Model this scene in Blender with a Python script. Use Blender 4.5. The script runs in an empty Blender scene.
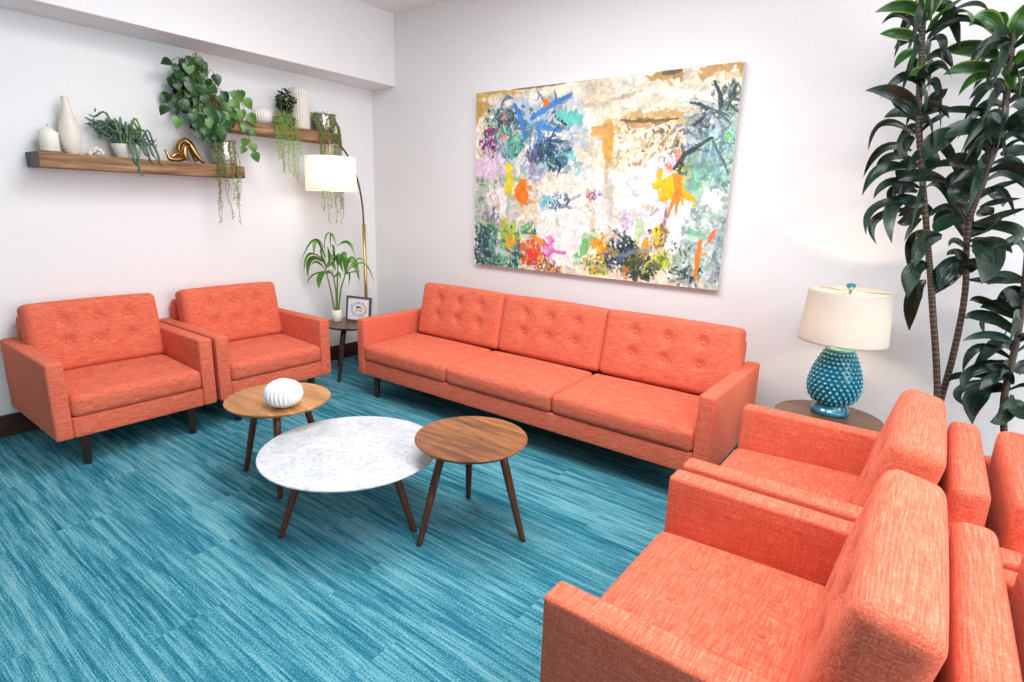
import bpy, bmesh, math, random
import numpy as np
from mathutils import Vector, Matrix

scn = bpy.context.scene
COL = scn.collection
PI = math.pi

# ------------------------------------------------------------------ camera
cam_data = bpy.data.cameras.new('camera')
cam = bpy.data.objects.new('camera', cam_data)
COL.objects.link(cam)
cam_data.sensor_width = 36.0
cam_data.lens = 559.436 / 1024 * 36.0
cam_data.clip_start = 0.05
_yaw, _pit, _rol = math.radians(36.6077), math.radians(-13.6445), math.radians(1.7311)
_F = Vector((-math.sin(_yaw) * math.cos(_pit), math.cos(_yaw) * math.cos(_pit), math.sin(_pit)))
_R0 = Vector((math.cos(_yaw), math.sin(_yaw), 0))
_U0 = _R0.cross(_F)
_R = _R0 * math.cos(_rol) + _U0 * math.sin(_rol)
_U = _U0 * math.cos(_rol) - _R0 * math.sin(_rol)
_m = Matrix((_R, _U, -_F)).transposed().to_4x4()
_m.translation = Vector((4.3165, -3.5662, 1.4492))
cam.matrix_world = _m
scn.camera = cam

# ------------------------------------------------------------------ exposure, world, lights
vs = scn.view_settings
vs.view_transform = 'Standard'
vs.look = 'None'
vs.gamma = 1.0
vs.use_curve_mapping = False
vs.exposure = 0.04
scn.cycles.use_denoising = True
scn.cycles.max_bounces = 8
scn.cycles.diffuse_bounces = 5
scn.cycles.sample_clamp_indirect = 6.0

world = bpy.data.worlds.new('world')
scn.world = world
world.use_nodes = True
world.node_tree.nodes['Background'].inputs[0].default_value = (0.85, 0.92, 1.0, 1)
world.node_tree.nodes['Background'].inputs[1].default_value = 0.6


def area(name, loc, rot, sx, sy, power, color=(1, 1, 1)):
    d = bpy.data.lights.new(name, 'AREA')
    d.shape = 'RECTANGLE'
    d.size, d.size_y = sx, sy
    d.energy = power
    d.color = color
    o = bpy.data.objects.new(name, d)
    o.location = loc
    o.rotation_euler = rot
    COL.objects.link(o)
    return o


# luminous ceiling panels of the waiting room, and an area light for an unseen right-hand window
for _i, (_x, _y, _p) in enumerate(((2.3, -1.8, 54), (4.2, -2.3, 58), (6.0, -2.6, 44))):
    area('ceiling_panel_light', (_x, _y, 2.985), (0, 0, 0), 1.4, 1.0, _p, (0.965, 0.985, 1.0))
area('window_light', (7.55, -2.4, 1.8), (0, PI / 2, 0), 1.8, 3.6, 120, (0.88, 0.95, 1.0))


def point(name, loc, power, color, r):
    d = bpy.data.lights.new(name, 'POINT')
    d.energy = power
    d.color = color
    d.shadow_soft_size = r
    o = bpy.data.objects.new(name, d)
    o.location = loc
    COL.objects.link(o)
    return o


# ------------------------------------------------------------------ materials
def lin(c):
    return tuple(((x / 255) / 12.92 if x / 255 <= 0.04045 else ((x / 255 + 0.055) / 1.055) ** 2.4) for x in c)


class NT:
    """small node-tree writer"""

    def __init__(self, name):
        self.m = bpy.data.materials.new(name)
        self.m.use_nodes = True
        self.t = self.m.node_tree
        self.b = self.t.nodes['Principled BSDF']

    def n(self, kind, **kw):
        nd = self.t.nodes.new(kind)
        for k, v in kw.items():
            setattr(nd, k, v)
        return nd

    def l(self, a, b):
        self.t.links.new(a, b)

    def val(self, x, sock):
        if isinstance(x, bpy.types.NodeSocket):
            self.l(x, sock)
        else:
            sock.default_value = x

    def math(self, op, a, b=0.0, c=0.0, clamp=False):
        nd = self.n('ShaderNodeMath', operation=op, use_clamp=clamp)
        for i, x in enumerate((a, b, c)):
            self.val(x, nd.inputs[i])
        return nd.outputs[0]

    def coord(self, which='Object'):
        return self.n('ShaderNodeTexCoord').outputs[which]

    def scale(self, vec, s, loc=(0, 0, 0), rot=(0, 0, 0)):
        nd = self.n('ShaderNodeMapping')
        self.l(vec, nd.inputs[0])
        nd.inputs['Scale'].default_value = s
        nd.inputs['Location'].default_value = loc
        nd.inputs['Rotation'].default_value = rot
        return nd.outputs[0]

    def noise(self, vec, scale, detail=3.0, rough=0.55, dist=0.0):
        nd = self.n('ShaderNodeTexNoise')
        if vec is not None:
            self.l(vec, nd.inputs['Vector'])
        nd.inputs['Scale'].default_value = scale
        nd.inputs['Detail'].default_value = detail
        nd.inputs['Roughness'].default_value = rough
        nd.inputs['Distortion'].default_value = dist
        return nd.outputs['Fac']

    def ramp(self, fac, stops, interp='LINEAR'):
        nd = self.n('ShaderNodeValToRGB')
        nd.color_ramp.interpolation = interp
        els = nd.color_ramp.elements
        while len(els) < len(stops):
            els.new(0.5)
        for e, (p, c) in zip(els, stops):
            e.position = p
            e.color = (*c, 1)
        self.l(fac, nd.inputs[0])
        return nd.outputs[0]

    def mix(self, f, a, b, mode='MIX'):
        nd = self.n('ShaderNodeMix', data_type='RGBA', blend_type=mode)
        self.val(f, nd.inputs[0])
        for x, s in ((a, nd.inputs[6]), (b, nd.inputs[7])):
            if isinstance(x, tuple):
                s.default_value = (*x[:3], 1)
            else:
                self.l(x, s)
        return nd.outputs[2]

    def bump(self, h, strength, dist):
        nd = self.n('ShaderNodeBump')
        nd.inputs['Strength'].default_value = strength
        nd.inputs['Distance'].default_value = dist
        self.l(h, nd.inputs['Height'])
        self.l(nd.outputs[0], self.b.inputs['Normal'])

    def base(self, c, rough=0.5, metal=0.0, spec=None):
        if isinstance(c, tuple):
            self.b.inputs['Base Color'].default_value = (*c[:3], 1)
        else:
            self.l(c, self.b.inputs['Base Color'])
        self.val(rough, self.b.inputs['Roughness'])
        self.b.inputs['Metallic'].default_value = metal
        if spec is not None:
            self.b.inputs['Specular IOR Level'].default_value = spec
        return self


def plain(name, rgb, rough=0.5, metal=0.0, var=0.06, scale=12.0, bump=0.0, spec=None):
    t = NT(name)
    c = lin(rgb)
    f = t.noise(t.coord(), scale, 3)
    lo = tuple(x * (1 - var) for x in c)
    hi = tuple(min(1, x * (1 + var)) for x in c)
    t.base(t.ramp(f, [(0.3, lo), (0.7, hi)]), rough, metal, spec)
    if bump:
        t.bump(f, bump, 0.004)
    return t.m


def mat_wall():
    t = NT('painted_wall')
    f = t.noise(t.coord(), 60, 2)
    t.base(t.ramp(f, [(0.3, lin((235, 233, 233))), (0.7, lin((239, 237, 237)))]), 0.55, 0, 0.3)
    t.bump(f, 0.04, 0.002)
    return t.m


def mat_fabric():
    t = NT('coral_tweed')
    co = t.coord()
    a = t.noise(t.scale(co, (8, 170, 170)), 1.6, 3, 0.65)
    b = t.noise(t.scale(co, (170, 8, 170)), 1.6, 3, 0.65)
    c = t.noise(t.scale(co, (170, 170, 16)), 1.6, 3, 0.65)
    s = t.math('ADD', t.math('MULTIPLY', a, 0.32), t.math('MULTIPLY', b, 0.5))
    s = t.math('ADD', s, t.math('MULTIPLY', c, 0.18))
    fine = t.noise(co, 420, 2, 0.6)
    s = t.math('ADD', t.math('MULTIPLY', s, 0.9), t.math('MULTIPLY', fine, 0.1))
    col = t.ramp(s, [(0.34, lin((178, 64, 42))), (0.45, lin((209, 92, 66))), (0.55, lin((226, 118, 92))), (0.67, lin((241, 166, 142)))])
    t.base(col, 0.85, 0, 0.15)
    t.b.inputs['Sheen Weight'].default_value = 0.15
    t.b.inputs['Sheen Roughness'].default_value = 0.5
    t.b.inputs['Sheen Tint'].default_value = (*lin((255, 190, 160)), 1)
    t.bump(s, 0.35, 0.004)
    return t.m


def mat_carpet():
    t = NT('teal_carpet')
    sep = t.n('ShaderNodeSeparateXYZ')
    t.l(t.coord(), sep.inputs[0])
    x, y = sep.outputs[0], sep.outputs[1]
    row = t.math('FLOOR', t.math('DIVIDE', y, 0.25))
    col = t.math('FLOOR', t.math('ADD', x, t.math('MULTIPLY', row, 0.37)))
    cmb = t.n('ShaderNodeCombineXYZ')
    t.l(row, cmb.inputs[0]); t.l(col, cmb.inputs[1])
    wn = t.n('ShaderNodeTexWhiteNoise', noise_dimensions='2D')
    t.l(cmb.outputs[0], wn.inputs[0])
    r = wn.outputs[0]
    def streak(kx, ky, det, rough, off):
        c2 = t.n('ShaderNodeCombineXYZ')
        t.l(t.math('ADD', t.math('MULTIPLY', x, kx), t.math('MULTIPLY', r, 0.7)), c2.inputs[0])
        t.l(t.math('ADD', t.math('MULTIPLY', y, ky), t.math('MULTIPLY', r, off)), c2.inputs[1])
        return t.noise(c2.outputs[0], 1.0, det, rough, 0.25)
    s1 = streak(1.6, 38, 6, 0.75, 3)
    s2 = streak(5.0, 130, 4, 0.75, 2)
    s3 = streak(0.8, 5.0, 2, 0.5, 0.6)
    grain = t.noise(t.scale(t.coord(), (110, 240, 1)), 1.0, 2, 0.7)
    s = t.math('ADD', t.math('MULTIPLY', s1, 0.55), t.math('MULTIPLY', s2, 0.27))
    s = t.math('ADD', s, t.math('MULTIPLY', s3, 0.18))
    s = t.math('ADD', s, t.math('MULTIPLY', t.math('SUBTRACT', grain, 0.5), 0.30))
    colr = t.ramp(s, [(0.38, lin((24, 88, 108))), (0.45, lin((42, 114, 134))), (0.495, lin((60, 132, 150))), (0.525, lin((94, 158, 172))), (0.61, lin((126, 178, 186)))])
    t.base(colr, 0.95, 0, 0.1)
    loops = t.math('SINE', t.math('MULTIPLY', y, 900.0))
    h = t.math('ADD', t.math('MULTIPLY', loops, 0.5), t.math('MULTIPLY', grain, 1.2))
    t.bump(h, 0.35, 0.004)
    return t.m


def mat_wood(name, dark, light, along=(3, 40, 40), rough=0.4, planks=0.0):
    t = NT(name)
    co = t.coord()
    f = t.noise(t.scale(co, along), 1.0, 5, 0.6, 0.6)
    g = t.noise(t.scale(co, tuple(a * 4 for a in along)), 1.0, 2, 0.6)
    s = t.math('ADD', t.math('MULTIPLY', f, 0.75), t.math('MULTIPLY', g, 0.25))
    if planks:
        sep = t.n('ShaderNodeSeparateXYZ')
        t.l(co, sep.inputs[0])
        wn = t.n('ShaderNodeTexWhiteNoise', noise_dimensions='1D')
        t.l(t.math('FLOOR', t.math('DIVIDE', sep.outputs[1], planks)), wn.inputs['W'])
        s = t.math('ADD', s, t.math('MULTIPLY', t.math('SUBTRACT', wn.outputs[0], 0.5), 0.16))
    mid = tuple((a + b) / 2 for a, b in zip(lin(dark), lin(light)))
    t.base(t.ramp(s, [(0.33, lin(dark)), (0.5, mid), (0.66, lin(light))]), rough)
    t.bump(s, 0.06, 0.003)
    return t.m


def mat_rustic():
    t = NT('rustic_timber')
    co = t.coord()
    f = t.noise(t.scale(co, (30, 2.2, 34)), 1.0, 5, 0.65, 0.8)
    big = t.noise(t.scale(co, (5, 3, 7)), 1.0, 2)
    s = t.math('ADD', t.math('MULTIPLY', f, 0.7), t.math('MULTIPLY', big, 0.3))
    t.base(t.ramp(s, [(0.34, lin((78, 56, 40))), (0.46, lin((122, 90, 64))), (0.56, lin((152, 116, 84))), (0.68, lin((186, 150, 112)))]), 0.7, 0, 0.25)
    t.bump(f, 0.4, 0.006)
    return t.m


def mat_marble():
    t = NT('white_marble')
    co = t.coord()
    w = t.noise(co, 5.5, 6, 0.65, 0.8)
    v = t.math('ABSOLUTE', t.math('SUBTRACT', w, 0.5))
    vein = t.ramp(v, [(0.0, (0.52, 0.53, 0.55)), (0.01, (0.66, 0.67, 0.69)), (0.06, (0.68, 0.69, 0.71))])
    cloud = t.ramp(t.noise(co, 9, 5, 0.7, 0.6), [(0.3, (0.74, 0.76, 0.79)), (0.62, (0.97, 0.97, 0.97))])
    speck = t.ramp(t.noise(co, 55, 3, 0.7), [(0.30, (0.66, 0.67, 0.70)), (0.48, (1, 1, 1))])
    t.base(t.mix(1.0, t.mix(1.0, vein, cloud, 'MULTIPLY'), speck, 'MULTIPLY'), 0.28)
    return t.m


def mat_leaf(name, dark, light, edge, rough=0.35, edge_amt=0.85):
    t = NT(name)
    uv = t.n('ShaderNodeUVMap')
    sep = t.n('ShaderNodeSeparateXYZ')
    t.l(uv.outputs[0], sep.inputs[0])
    a = t.math('ABSOLUTE', t.math('SUBTRACT', sep.outputs[0], 0.5))
    f = t.noise(t.coord(), 14, 3)
    body = t.ramp(f, [(0.35, lin(dark)), (0.68, lin(light))])
    e = t.ramp(a, [(0.36, (0, 0, 0)), (0.46, (1, 1, 1))])
    bw = t.n('ShaderNodeRGBToBW')
    t.l(e, bw.inputs[0])
    t.base(t.mix(t.math('MULTIPLY', bw.outputs[0], edge_amt), body, lin(edge)), rough)
    ribs = t.math('SINE', t.math('MULTIPLY', sep.outputs[0], 40.0))
    t.bump(ribs, 0.12, 0.002)
    return t.m


def mat_shade(name, rgb, emit, strength):
    t = NT(name)
    co = t.coord('Object')
    sep = t.n('ShaderNodeSeparateXYZ')
    t.l(co, sep.inputs[0])
    weave = t.noise(t.scale(co, (90, 90, 500)), 1.0, 3, 0.6)
    c = lin(rgb)
    col = t.ramp(weave, [(0.3, tuple(x * 0.9 for x in c)), (0.7, c)])
    t.base(col, 0.8, 0, 0.1)
    tr = t.n('ShaderNodeBsdfTranslucent')
    t.l(col, tr.inputs[0])
    mx = t.n('ShaderNodeMixShader')
    mx.inputs[0].default_value = 0.32
    t.l(t.b.outputs[0], mx.inputs[1])
    t.l(tr.outputs[0], mx.inputs[2])
    t.l(mx.outputs[0], t.t.nodes['Material Output'].inputs[0])
    if emit:
        t.b.inputs['Emission Color'].default_value = (*lin(emit), 1)
        t.b.inputs['Emission Strength'].default_value = strength
    return t.m


def mat_paint(name):
    t = NT(name)
    at = t.n('ShaderNodeVertexColor', layer_name='paint')
    t.base(at.outputs[0], 0.5)
    t.bump(t.noise(t.scale(t.coord(), (30, 30, 60)), 1.0, 4, 0.7), 0.3, 0.006)
    return t.m


def mat_glaze():
    t = NT('teal_glaze')
    f = t.noise(t.coord(), 8, 2)
    t.base(t.ramp(f, [(0.3, lin((8, 96, 122))), (0.7, lin((14, 120, 146)))]), 0.16)
    t.b.inputs['Coat Weight'].default_value = 0.6
    t.b.inputs['Coat Roughness'].default_value = 0.08
    return t.m


def mat_mercury():
    t = NT('mercury_glass')
    f = t.noise(t.coord(), 46, 3, 0.7)
    t.base(t.ramp(f, [(0.38, lin((120, 110, 95))), (0.5, lin((205, 200, 190))), (0.65, lin((245, 243, 238)))]), 0.22, 0.75)
    t.bump(f, 0.5, 0.01)
    return t.m


M = {
    'wall': mat_wall(), 'fabric': mat_fabric(), 'carpet': mat_carpet(),
    'ceiling': plain('ceiling_paint', (244, 240, 237), 0.7, var=0.01),
    'baseboard': mat_wood('dark_baseboard', (44, 22, 12), (84, 46, 24), (30, 3, 40), 0.45),
    'baseboard_x': mat_wood('dark_baseboard_back', (44, 22, 12), (84, 46, 24), (3, 30, 40), 0.45),
    'walnut': mat_wood('walnut', (98, 56, 30), (168, 108, 62), (4, 36, 36), 0.38, 0.085),
    'walnut_reflect': mat_wood('walnut_reflection_tone', (150, 96, 48), (206, 150, 88), (4, 34, 34), 0.36, 0.085),  # walnut toned lighter and golden: specular reflection on the top put into its colour
    'walnut_dim': mat_wood('brown_walnut', (84, 56, 38), (128, 92, 64), (4, 36, 36), 0.35, 0.085),
    'legwood': mat_wood('walnut_leg', (66, 34, 20), (112, 64, 38), (40, 40, 5), 0.4),
    'darkleg': mat_wood('espresso_leg', (44, 26, 20), (76, 46, 34), (40, 40, 5), 0.4),
    'rustic': mat_rustic(), 'marble': mat_marble(),
    'endcap': plain('dark_steel_cap', (62, 54, 50), 0.5, 0.3, 0.15, 30),
    'white_ceramic': plain('white_ceramic', (236, 230, 222), 0.35, var=0.03),
    'matte_white': plain('matte_white_porcelain', (238, 238, 238), 0.5, var=0.02),
    'cream': plain('cream_ceramic', (228, 220, 208), 0.45, var=0.04, scale=30),
    'wax': plain('candle_wax', (238, 232, 222), 0.5, var=0.02),
    'wick': plain('candle_wick', (60, 48, 40), 0.8),
    'coral': plain('white_coral', (218, 210, 200), 0.75, var=0.25, scale=45, bump=0.5),
    'gold': plain('brushed_gold', (188, 146, 92), 0.26, 1.0, 0.15, 18),
    'brass': plain('satin_brass', (202, 170, 112), 0.3, 0.9, 0.05, 18),
    'bronze': plain('dark_bronze', (104, 84, 64), 0.35, 0.8, 0.08),
    'soil': plain('potting_soil', (54, 40, 30), 0.95, var=0.4, scale=70, bump=0.6),
    'stem': plain('green_stem', (92, 120, 56), 0.55, var=0.2, scale=30),
    'vine': plain('brown_vine', (104, 86, 54), 0.6, var=0.2, scale=30),
    'cane': None,
    'pothos': mat_leaf('pothos_leaf', (20, 50, 20), (48, 94, 36), (66, 112, 48), 0.32, 0.5),
    'pothos_young': mat_leaf('young_pothos_leaf', (60, 104, 36), (98, 142, 56), (104, 146, 66), 0.35, 0.4),
    'dracaena': mat_leaf('dracaena_leaf', (14, 30, 21), (30, 54, 36), (36, 62, 40), 0.27, 0.5),
    'dracaena_young': mat_leaf('young_dracaena_leaf', (24, 62, 22), (48, 96, 30), (136, 168, 70), 0.3, 0.9),
    'bamboo': mat_leaf('bamboo_leaf', (56, 108, 30), (104, 154, 54), (124, 168, 80), 0.35, 0.5),
    'succulent': plain('blue_green_succulent', (86, 116, 96), 0.55, var=0.4, scale=24),
    'succulent_green': plain('bright_succulent', (122, 152, 78), 0.5, var=0.3, scale=24),
    'jade': mat_leaf('jade_leaf', (28, 58, 32), (58, 92, 50), (70, 104, 60), 0.35, 0.4),
    'trail': plain('trailing_leaf', (140, 170, 72), 0.55, var=0.3, scale=40),
    'moss': plain('trailing_moss', (128, 138, 70), 0.65, var=0.4, scale=40),
    'moss_pale': plain('pale_trailing_moss', (160, 166, 120), 0.65, var=0.3, scale=40),
    'mercury': mat_mercury(), 'glaze': mat_glaze(),
    'glaze_dot': plain('pale_teal_glaze', (96, 190, 200), 0.2, var=0.1),
    'glaze_rim': plain('seafoam_glaze', (120, 190, 176), 0.22, var=0.1),
    'lit_shade': mat_shade('lit_linen_shade', (250, 246, 238), (255, 244, 226), 0.5),
    'linen_shade': mat_shade('linen_shade', (230, 224, 214), None, 0),
    'black': plain('black_plastic', (24, 22, 22), 0.4),
    'frame_grey': plain('dark_grey_frame', (84, 88, 96), 0.45, var=0.1),
    'painting': mat_paint('abstract_paint'), 'print': mat_paint('printed_card'),
    'canvas_edge': plain('canvas_edge', (204, 198, 192), 0.7, var=0.15, scale=14),
    'planter': plain('dark_planter', (60, 58, 58), 0.5),
}


def mat_cane():
    t = NT('ringed_cane')
    uv = t.n('ShaderNodeUVMap')
    sep = t.n('ShaderNodeSeparateXYZ')
    t.l(uv.outputs[0], sep.inputs[0])
    fr = t.math('FRACT', t.math('MULTIPLY', sep.outputs[1], 120.0))
    t.base(t.ramp(fr, [(0.0, lin((122, 96, 70))), (0.14, lin((108, 80, 56))), (0.26, lin((40, 28, 22))), (1.0, lin((52, 38, 30)))]), 0.6)
    t.bump(fr, 0.3, 0.004)
    return t.m


M['cane'] = mat_cane()


# ------------------------------------------------------------------ mesh tools
class MB:
    """collects shapes and links them as ONE mesh object"""

    def __init__(self):
        self.v, self.f, self.uv = [], [], []

    def add(self, vs, fs, uvs=None, mtx=None):
        k = len(self.v)
        if mtx is not None:
            vs = [tuple(mtx @ Vector(q)) for q in vs]
        self.v.extend(vs)
        self.f.extend([tuple(i + k for i in f) for f in fs])
        self.uv.extend(uvs if uvs else [(0.5, 0.5)] * len(vs))
        return self

    def lathe(self, prof, seg=40, mtx=None, fn=None):
        vs, fs = [], []
        for (r, z) in prof:
            for j in range(seg):
                a = 2 * PI * j / seg
                rr, zz = (r, z) if fn is None else fn(r, z, a)
                vs.append((rr * math.cos(a), rr * math.sin(a), zz))
        for i in range(len(prof) - 1):
            for j in range(seg):
                a, b = i * seg + j, i * seg + (j + 1) % seg
                fs.append((a, b, b + seg, a + seg))
        if prof[0][0] > 1e-5:
            fs.append(tuple(reversed(range(seg))))
        if prof[-1][0] > 1e-5:
            fs.append(tuple((len(prof) - 1) * seg + j for j in range(seg)))
        return self.add(vs, fs, None, mtx)

    def tube(self, pts, rad, seg=8, sub=4, flat=1.0):
        pts = [Vector(q) for q in pts]
        if not hasattr(rad, '__len__'):
            rad = [rad] * len(pts)
        P, Rr = [], []
        n = len(pts)
        if n == 2 or sub <= 1:
            P, Rr = pts, list(rad)
        else:
            for i in range(n - 1):
                p0, p1, p2, p3 = pts[max(i - 1, 0)], pts[i], pts[i + 1], pts[min(i + 2, n - 1)]
                for s in range(sub):
                    t = s / sub
                    P.append(0.5 * ((2 * p1) + (p2 - p0) * t + (2 * p0 - 5 * p1 + 4 * p2 - p3) * t * t + (3 * p1 - p0 - 3 * p2 + p3) * t ** 3))
                    Rr.append(rad[i] * (1 - t) + rad[i + 1] * t)
            P.append(pts[-1]); Rr.append(rad[-1])
        vs, fs, uvs = [], [], []
        up = Vector((0.31, 0.17, 0.93)).normalized()
        for i, q in enumerate(P):
            d = (P[min(i + 1, len(P) - 1)] - P[max(i - 1, 0)])
            if d.length < 1e-9:
                d = Vector((0, 0, 1))
            d.normalize()
            s = d.cross(up)
            if s.length < 0.05:
                s = d.cross(Vector((1, 0, 0)))
            s.normalize()
            w = s.cross(d)
            up = w
            for j in range(seg):
                a = 2 * PI * j / seg
                vs.append(tuple(q + s * (Rr[i] * math.cos(a)) + w * (Rr[i] * flat * math.sin(a))))
                uvs.append((j / seg, i / max(1, len(P) - 1)))
        for i in range(len(P) - 1):
            for j in range(seg):
                a, b = i * seg + j, i * seg + (j + 1) % seg
                fs.append((a, b, b + seg, a + seg))
        fs.append(tuple(reversed(range(seg))))
        fs.append(tuple((len(P) - 1) * seg + j for j in range(seg)))
        return self.add(vs, fs, uvs)

    def blade(self, b, m, t, width, side=None, n=9, cup=0.18, wmax=0.42):
        """strap leaf through three points, broadest at wmax of its length"""
        b, m, t = Vector(b), Vector(m), Vector(t)
        c = m * 2 - (b + t) * 0.5
        vs, fs, uvs = [], [], []
        for i in range(n + 1):
            s = i / n
            q = b * (1 - s) ** 2 + c * 2 * s * (1 - s) + t * s * s
            d = (c - b) * (1 - s) + (t - c) * s
            if d.length < 1e-6:
                d = t - b
            d.normalize()
            sd = (side if side is not None else Vector((0, 1, 0)))
            wv = d.cross(sd)
            if wv.length < 0.1:
                wv = d.cross(Vector((1, 0, 0)))
            wv.normalize()
            wv = (wv * 0.82 + sd * 0.45).normalized()
            nv = wv.cross(d).normalized()
            if s < wmax:
                w = 0.22 + 0.78 * math.sin(PI / 2 * s / wmax)
            else:
                w = math.cos(PI / 2 * ((s - wmax) / (1 - wmax)) ** 1.5)
            w = max(0.02, w) * width * 0.5
            for k, (u, h) in enumerate(((-1, 0), (-0.5, -cup * 0.7), (0, -cup), (0.5, -cup * 0.7), (1, 0))):
                wob = 0.16 * w * math.sin(s * 8 + k * 0.9 + width * 900)
                vs.append(tuple(q + wv * (u * w) + nv * (h * w + wob)))
                uvs.append(((u + 1) / 2, s))
        for i in range(n):
            for k in range(4):
                a = i * 5 + k
                fs.append((a, a + 1, a + 6, a + 5))
        return self.add(vs, fs, uvs)

    def heart(self, pos, d, nrm, size):
        """heart-shaped leaf: pos = stalk end, d = towards the tip"""
        pos, d, nrm = Vector(pos), Vector(d).normalized(), Vector(nrm)
        s = d.cross(nrm).normalized()
        nrm = s.cross(d)
        rows = [(-0.16, 0.20), (0.0, 0.40), (0.15, 0.5), (0.35, 0.49), (0.55, 0.40), (0.75, 0.25), (0.9, 0.10), (1.0, 0.01)]
        vs, fs, uvs = [], [], []
        for i, (y, w) in enumerate(rows):
            for k, u in enumerate((-1, -0.5, 0, 0.5, 1)):
                yy = y
                if i == 0 and k == 2:
                    yy = 0.02
                if i == 0 and k in (0, 4):
                    yy = -0.10
                h = 0.16 * abs(u) * w - 0.28 * max(0, y) ** 2
                vs.append(tuple(pos + d * (yy * size) + s * (u * w * size) + nrm * (h * size)))
                uvs.append(((u + 1) / 2, max(0, y)))
        for i in range(len(rows) - 1):
            for k in range(4):
                a = i * 5 + k
                fs.append((a, a + 1, a + 6, a + 5))
        return self.add(vs, fs, uvs)

    def box(self, lo, hi, mtx=None):
        (x0, y0, z0), (x1, y1, z1) = lo, hi
        vs = [(x0, y0, z0), (x1, y0, z0), (x1, y1, z0), (x0, y1, z0), (x0, y0, z1), (x1, y0, z1), (x1, y1, z1), (x0, y1, z1)]
        fs = [(3, 2, 1, 0), (4, 5, 6, 7), (0, 1, 5, 4), (1, 2, 6, 5), (2, 3, 7, 6), (3, 0, 4, 7)]
        return self.add(vs, fs, None, mtx)

    def pad(self, size, r, n=(10, 10, 3), puff=0.0, buttons=(), side_puff=0.0, mtx=None, dimple=0.012, under=0.0):
        """upholstered block centred on its origin: rounded edges, domed top (+z), button dimples"""
        hx, hy, hz = (s / 2 for s in size)
        rr = min(r, hx * 0.99, hy * 0.99, hz * 0.99)

        def ticks(h, k):
            e = [-h + rr * q for q in (0, 0.3, 0.65)]
            mid = [-h + rr + (2 * h - 2 * rr) * i / k for i in range(k + 1)]
            return e + mid + [-q for q in reversed(e)]
        T = [ticks(hx, n[0]), ticks(hy, n[1]), ticks(hz, n[2])]
        idx, vs, fs = {}, [], []

        def top(x, y):
            g = (1 - (x / hx) ** 2) * (1 - (y / hy) ** 2)
            z = puff * max(0, g) ** 0.6
            for bx, by in buttons:
                dd = ((x - bx) ** 2 + (y - by) ** 2)
                z -= dimple * math.exp(-dd / 0.0011) + dimple * 0.35 * math.exp(-dd / 0.006)
            return z
        self.top = top

        def vert(i, j, k):
            key = (i, j, k)
            if key in idx:
                return idx[key]
            p = Vector((T[0][i], T[1][j], T[2][k]))
            q = Vector((max(-hx + rr, min(hx - rr, p.x)), max(-hy + rr, min(hy - rr, p.y)), max(-hz + rr, min(hz - rr, p.z))))
            d = p - q
            if d.length > 1e-9:
                p = q + d.normalized() * rr
            x, y = p.x, p.y
            if p.z > 0:
                f = max(0, min(1, p.z / hz))
                p.z += top(x, y) * f
            elif under:
                p.z -= under * max(0, (1 - (x / hx) ** 2) * (1 - (y / hy) ** 2)) ** 0.6 * min(1, -p.z / hz)
            if side_puff:
                zz = 1 - (min(1, abs(T[2][k]) / hz)) ** 2
                p.x += side_puff * (x / hx) ** 3 * zz * (1 - (y / hy) ** 2)
                p.y += side_puff * (y / hy) ** 3 * zz * (1 - (x / hx) ** 2)
            idx[key] = len(vs)
            vs.append(tuple(p))
            return idx[key]
        N = [len(t) - 1 for t in T]
        for a in range(3):
            b, c = (a + 1) % 3, (a + 2) % 3
            for end in (0, N[a]):
                for j in range(N[b]):
                    for k in range(N[c]):
                        def mk(jj, kk):
                            t = [0, 0, 0]
                            t[a], t[b], t[c] = end, jj, kk
                            return vert(*t)
                        q = (mk(j, k), mk(j + 1, k), mk(j + 1, k + 1), mk(j, k + 1))
                        fs.append(q if end else tuple(reversed(q)))
        return self.add(vs, fs, None, mtx)

    def build(self, name, mat, parent=None, smooth=True, bevel=0.0, loc=None):
        me = bpy.data.meshes.new(name)
        me.from_pydata(self.v, [], self.f)
        uvl = me.uv_layers.new(name='UVMap')
        li = np.empty(len(me.loops), dtype=np.int32)
        me.loops.foreach_get('vertex_index', li)
        uvl.data.foreach_set('uv', np.array(self.uv, dtype=np.float32)[li].ravel())
        me.polygons.foreach_set('use_smooth', [smooth] * len(me.polygons))
        me.materials.append(mat)
        me.update()
        o = bpy.data.objects.new(name, me)
        COL.objects.link(o)
        if parent is not None:
            o.parent = parent
        if loc is not None:
            o.location = loc
        if bevel:
            b = o.modifiers.new('bevel', 'BEVEL')
            b.width = bevel
            b.segments = 2
            b.limit_method = 'ANGLE'
        return o


def sharp(o, deg=40):
    """keep hard edges hard on a smooth-shaded mesh"""
    bm = bmesh.new()
    bm.from_mesh(o.data)
    for e in bm.edges:
        if len(e.link_faces) == 2 and e.calc_face_angle(0) > math.radians(deg):
            e.smooth = False
    bm.to_mesh(o.data)
    bm.free()
    return o


def thing(name, label, cat, loc=(0, 0, 0), rz=0.0, group=None):
    o = bpy.data.objects.new(name, None)
    o.empty_display_size = 0.1
    COL.objects.link(o)
    o.location = loc
    o.rotation_euler = (0, 0, rz)
    o['label'] = label
    o['category'] = cat
    if group:
        o['group'] = group
    return o


def tag(o, label, cat, group=None, kind=None):
    if label:
        o['label'] = label
    if cat:
        o['category'] = cat
    if group:
        o['group'] = group
    if kind:
        o['kind'] = kind
    return o


def dup(root, loc, rz, label):
    r = root.copy()
    COL.objects.link(r)
    r.location = loc
    r.rotation_euler = (0, 0, rz)
    r['label'] = label
    for ch in list(root.children):
        c = ch.copy()
        COL.objects.link(c)
        c.parent = r
        for g in list(ch.children):
            d = g.copy()
            COL.objects.link(d)
            d.parent = c
    return r


def struct(name, o):
    o.name = name
    o['kind'] = 'structure'
    return o


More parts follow.
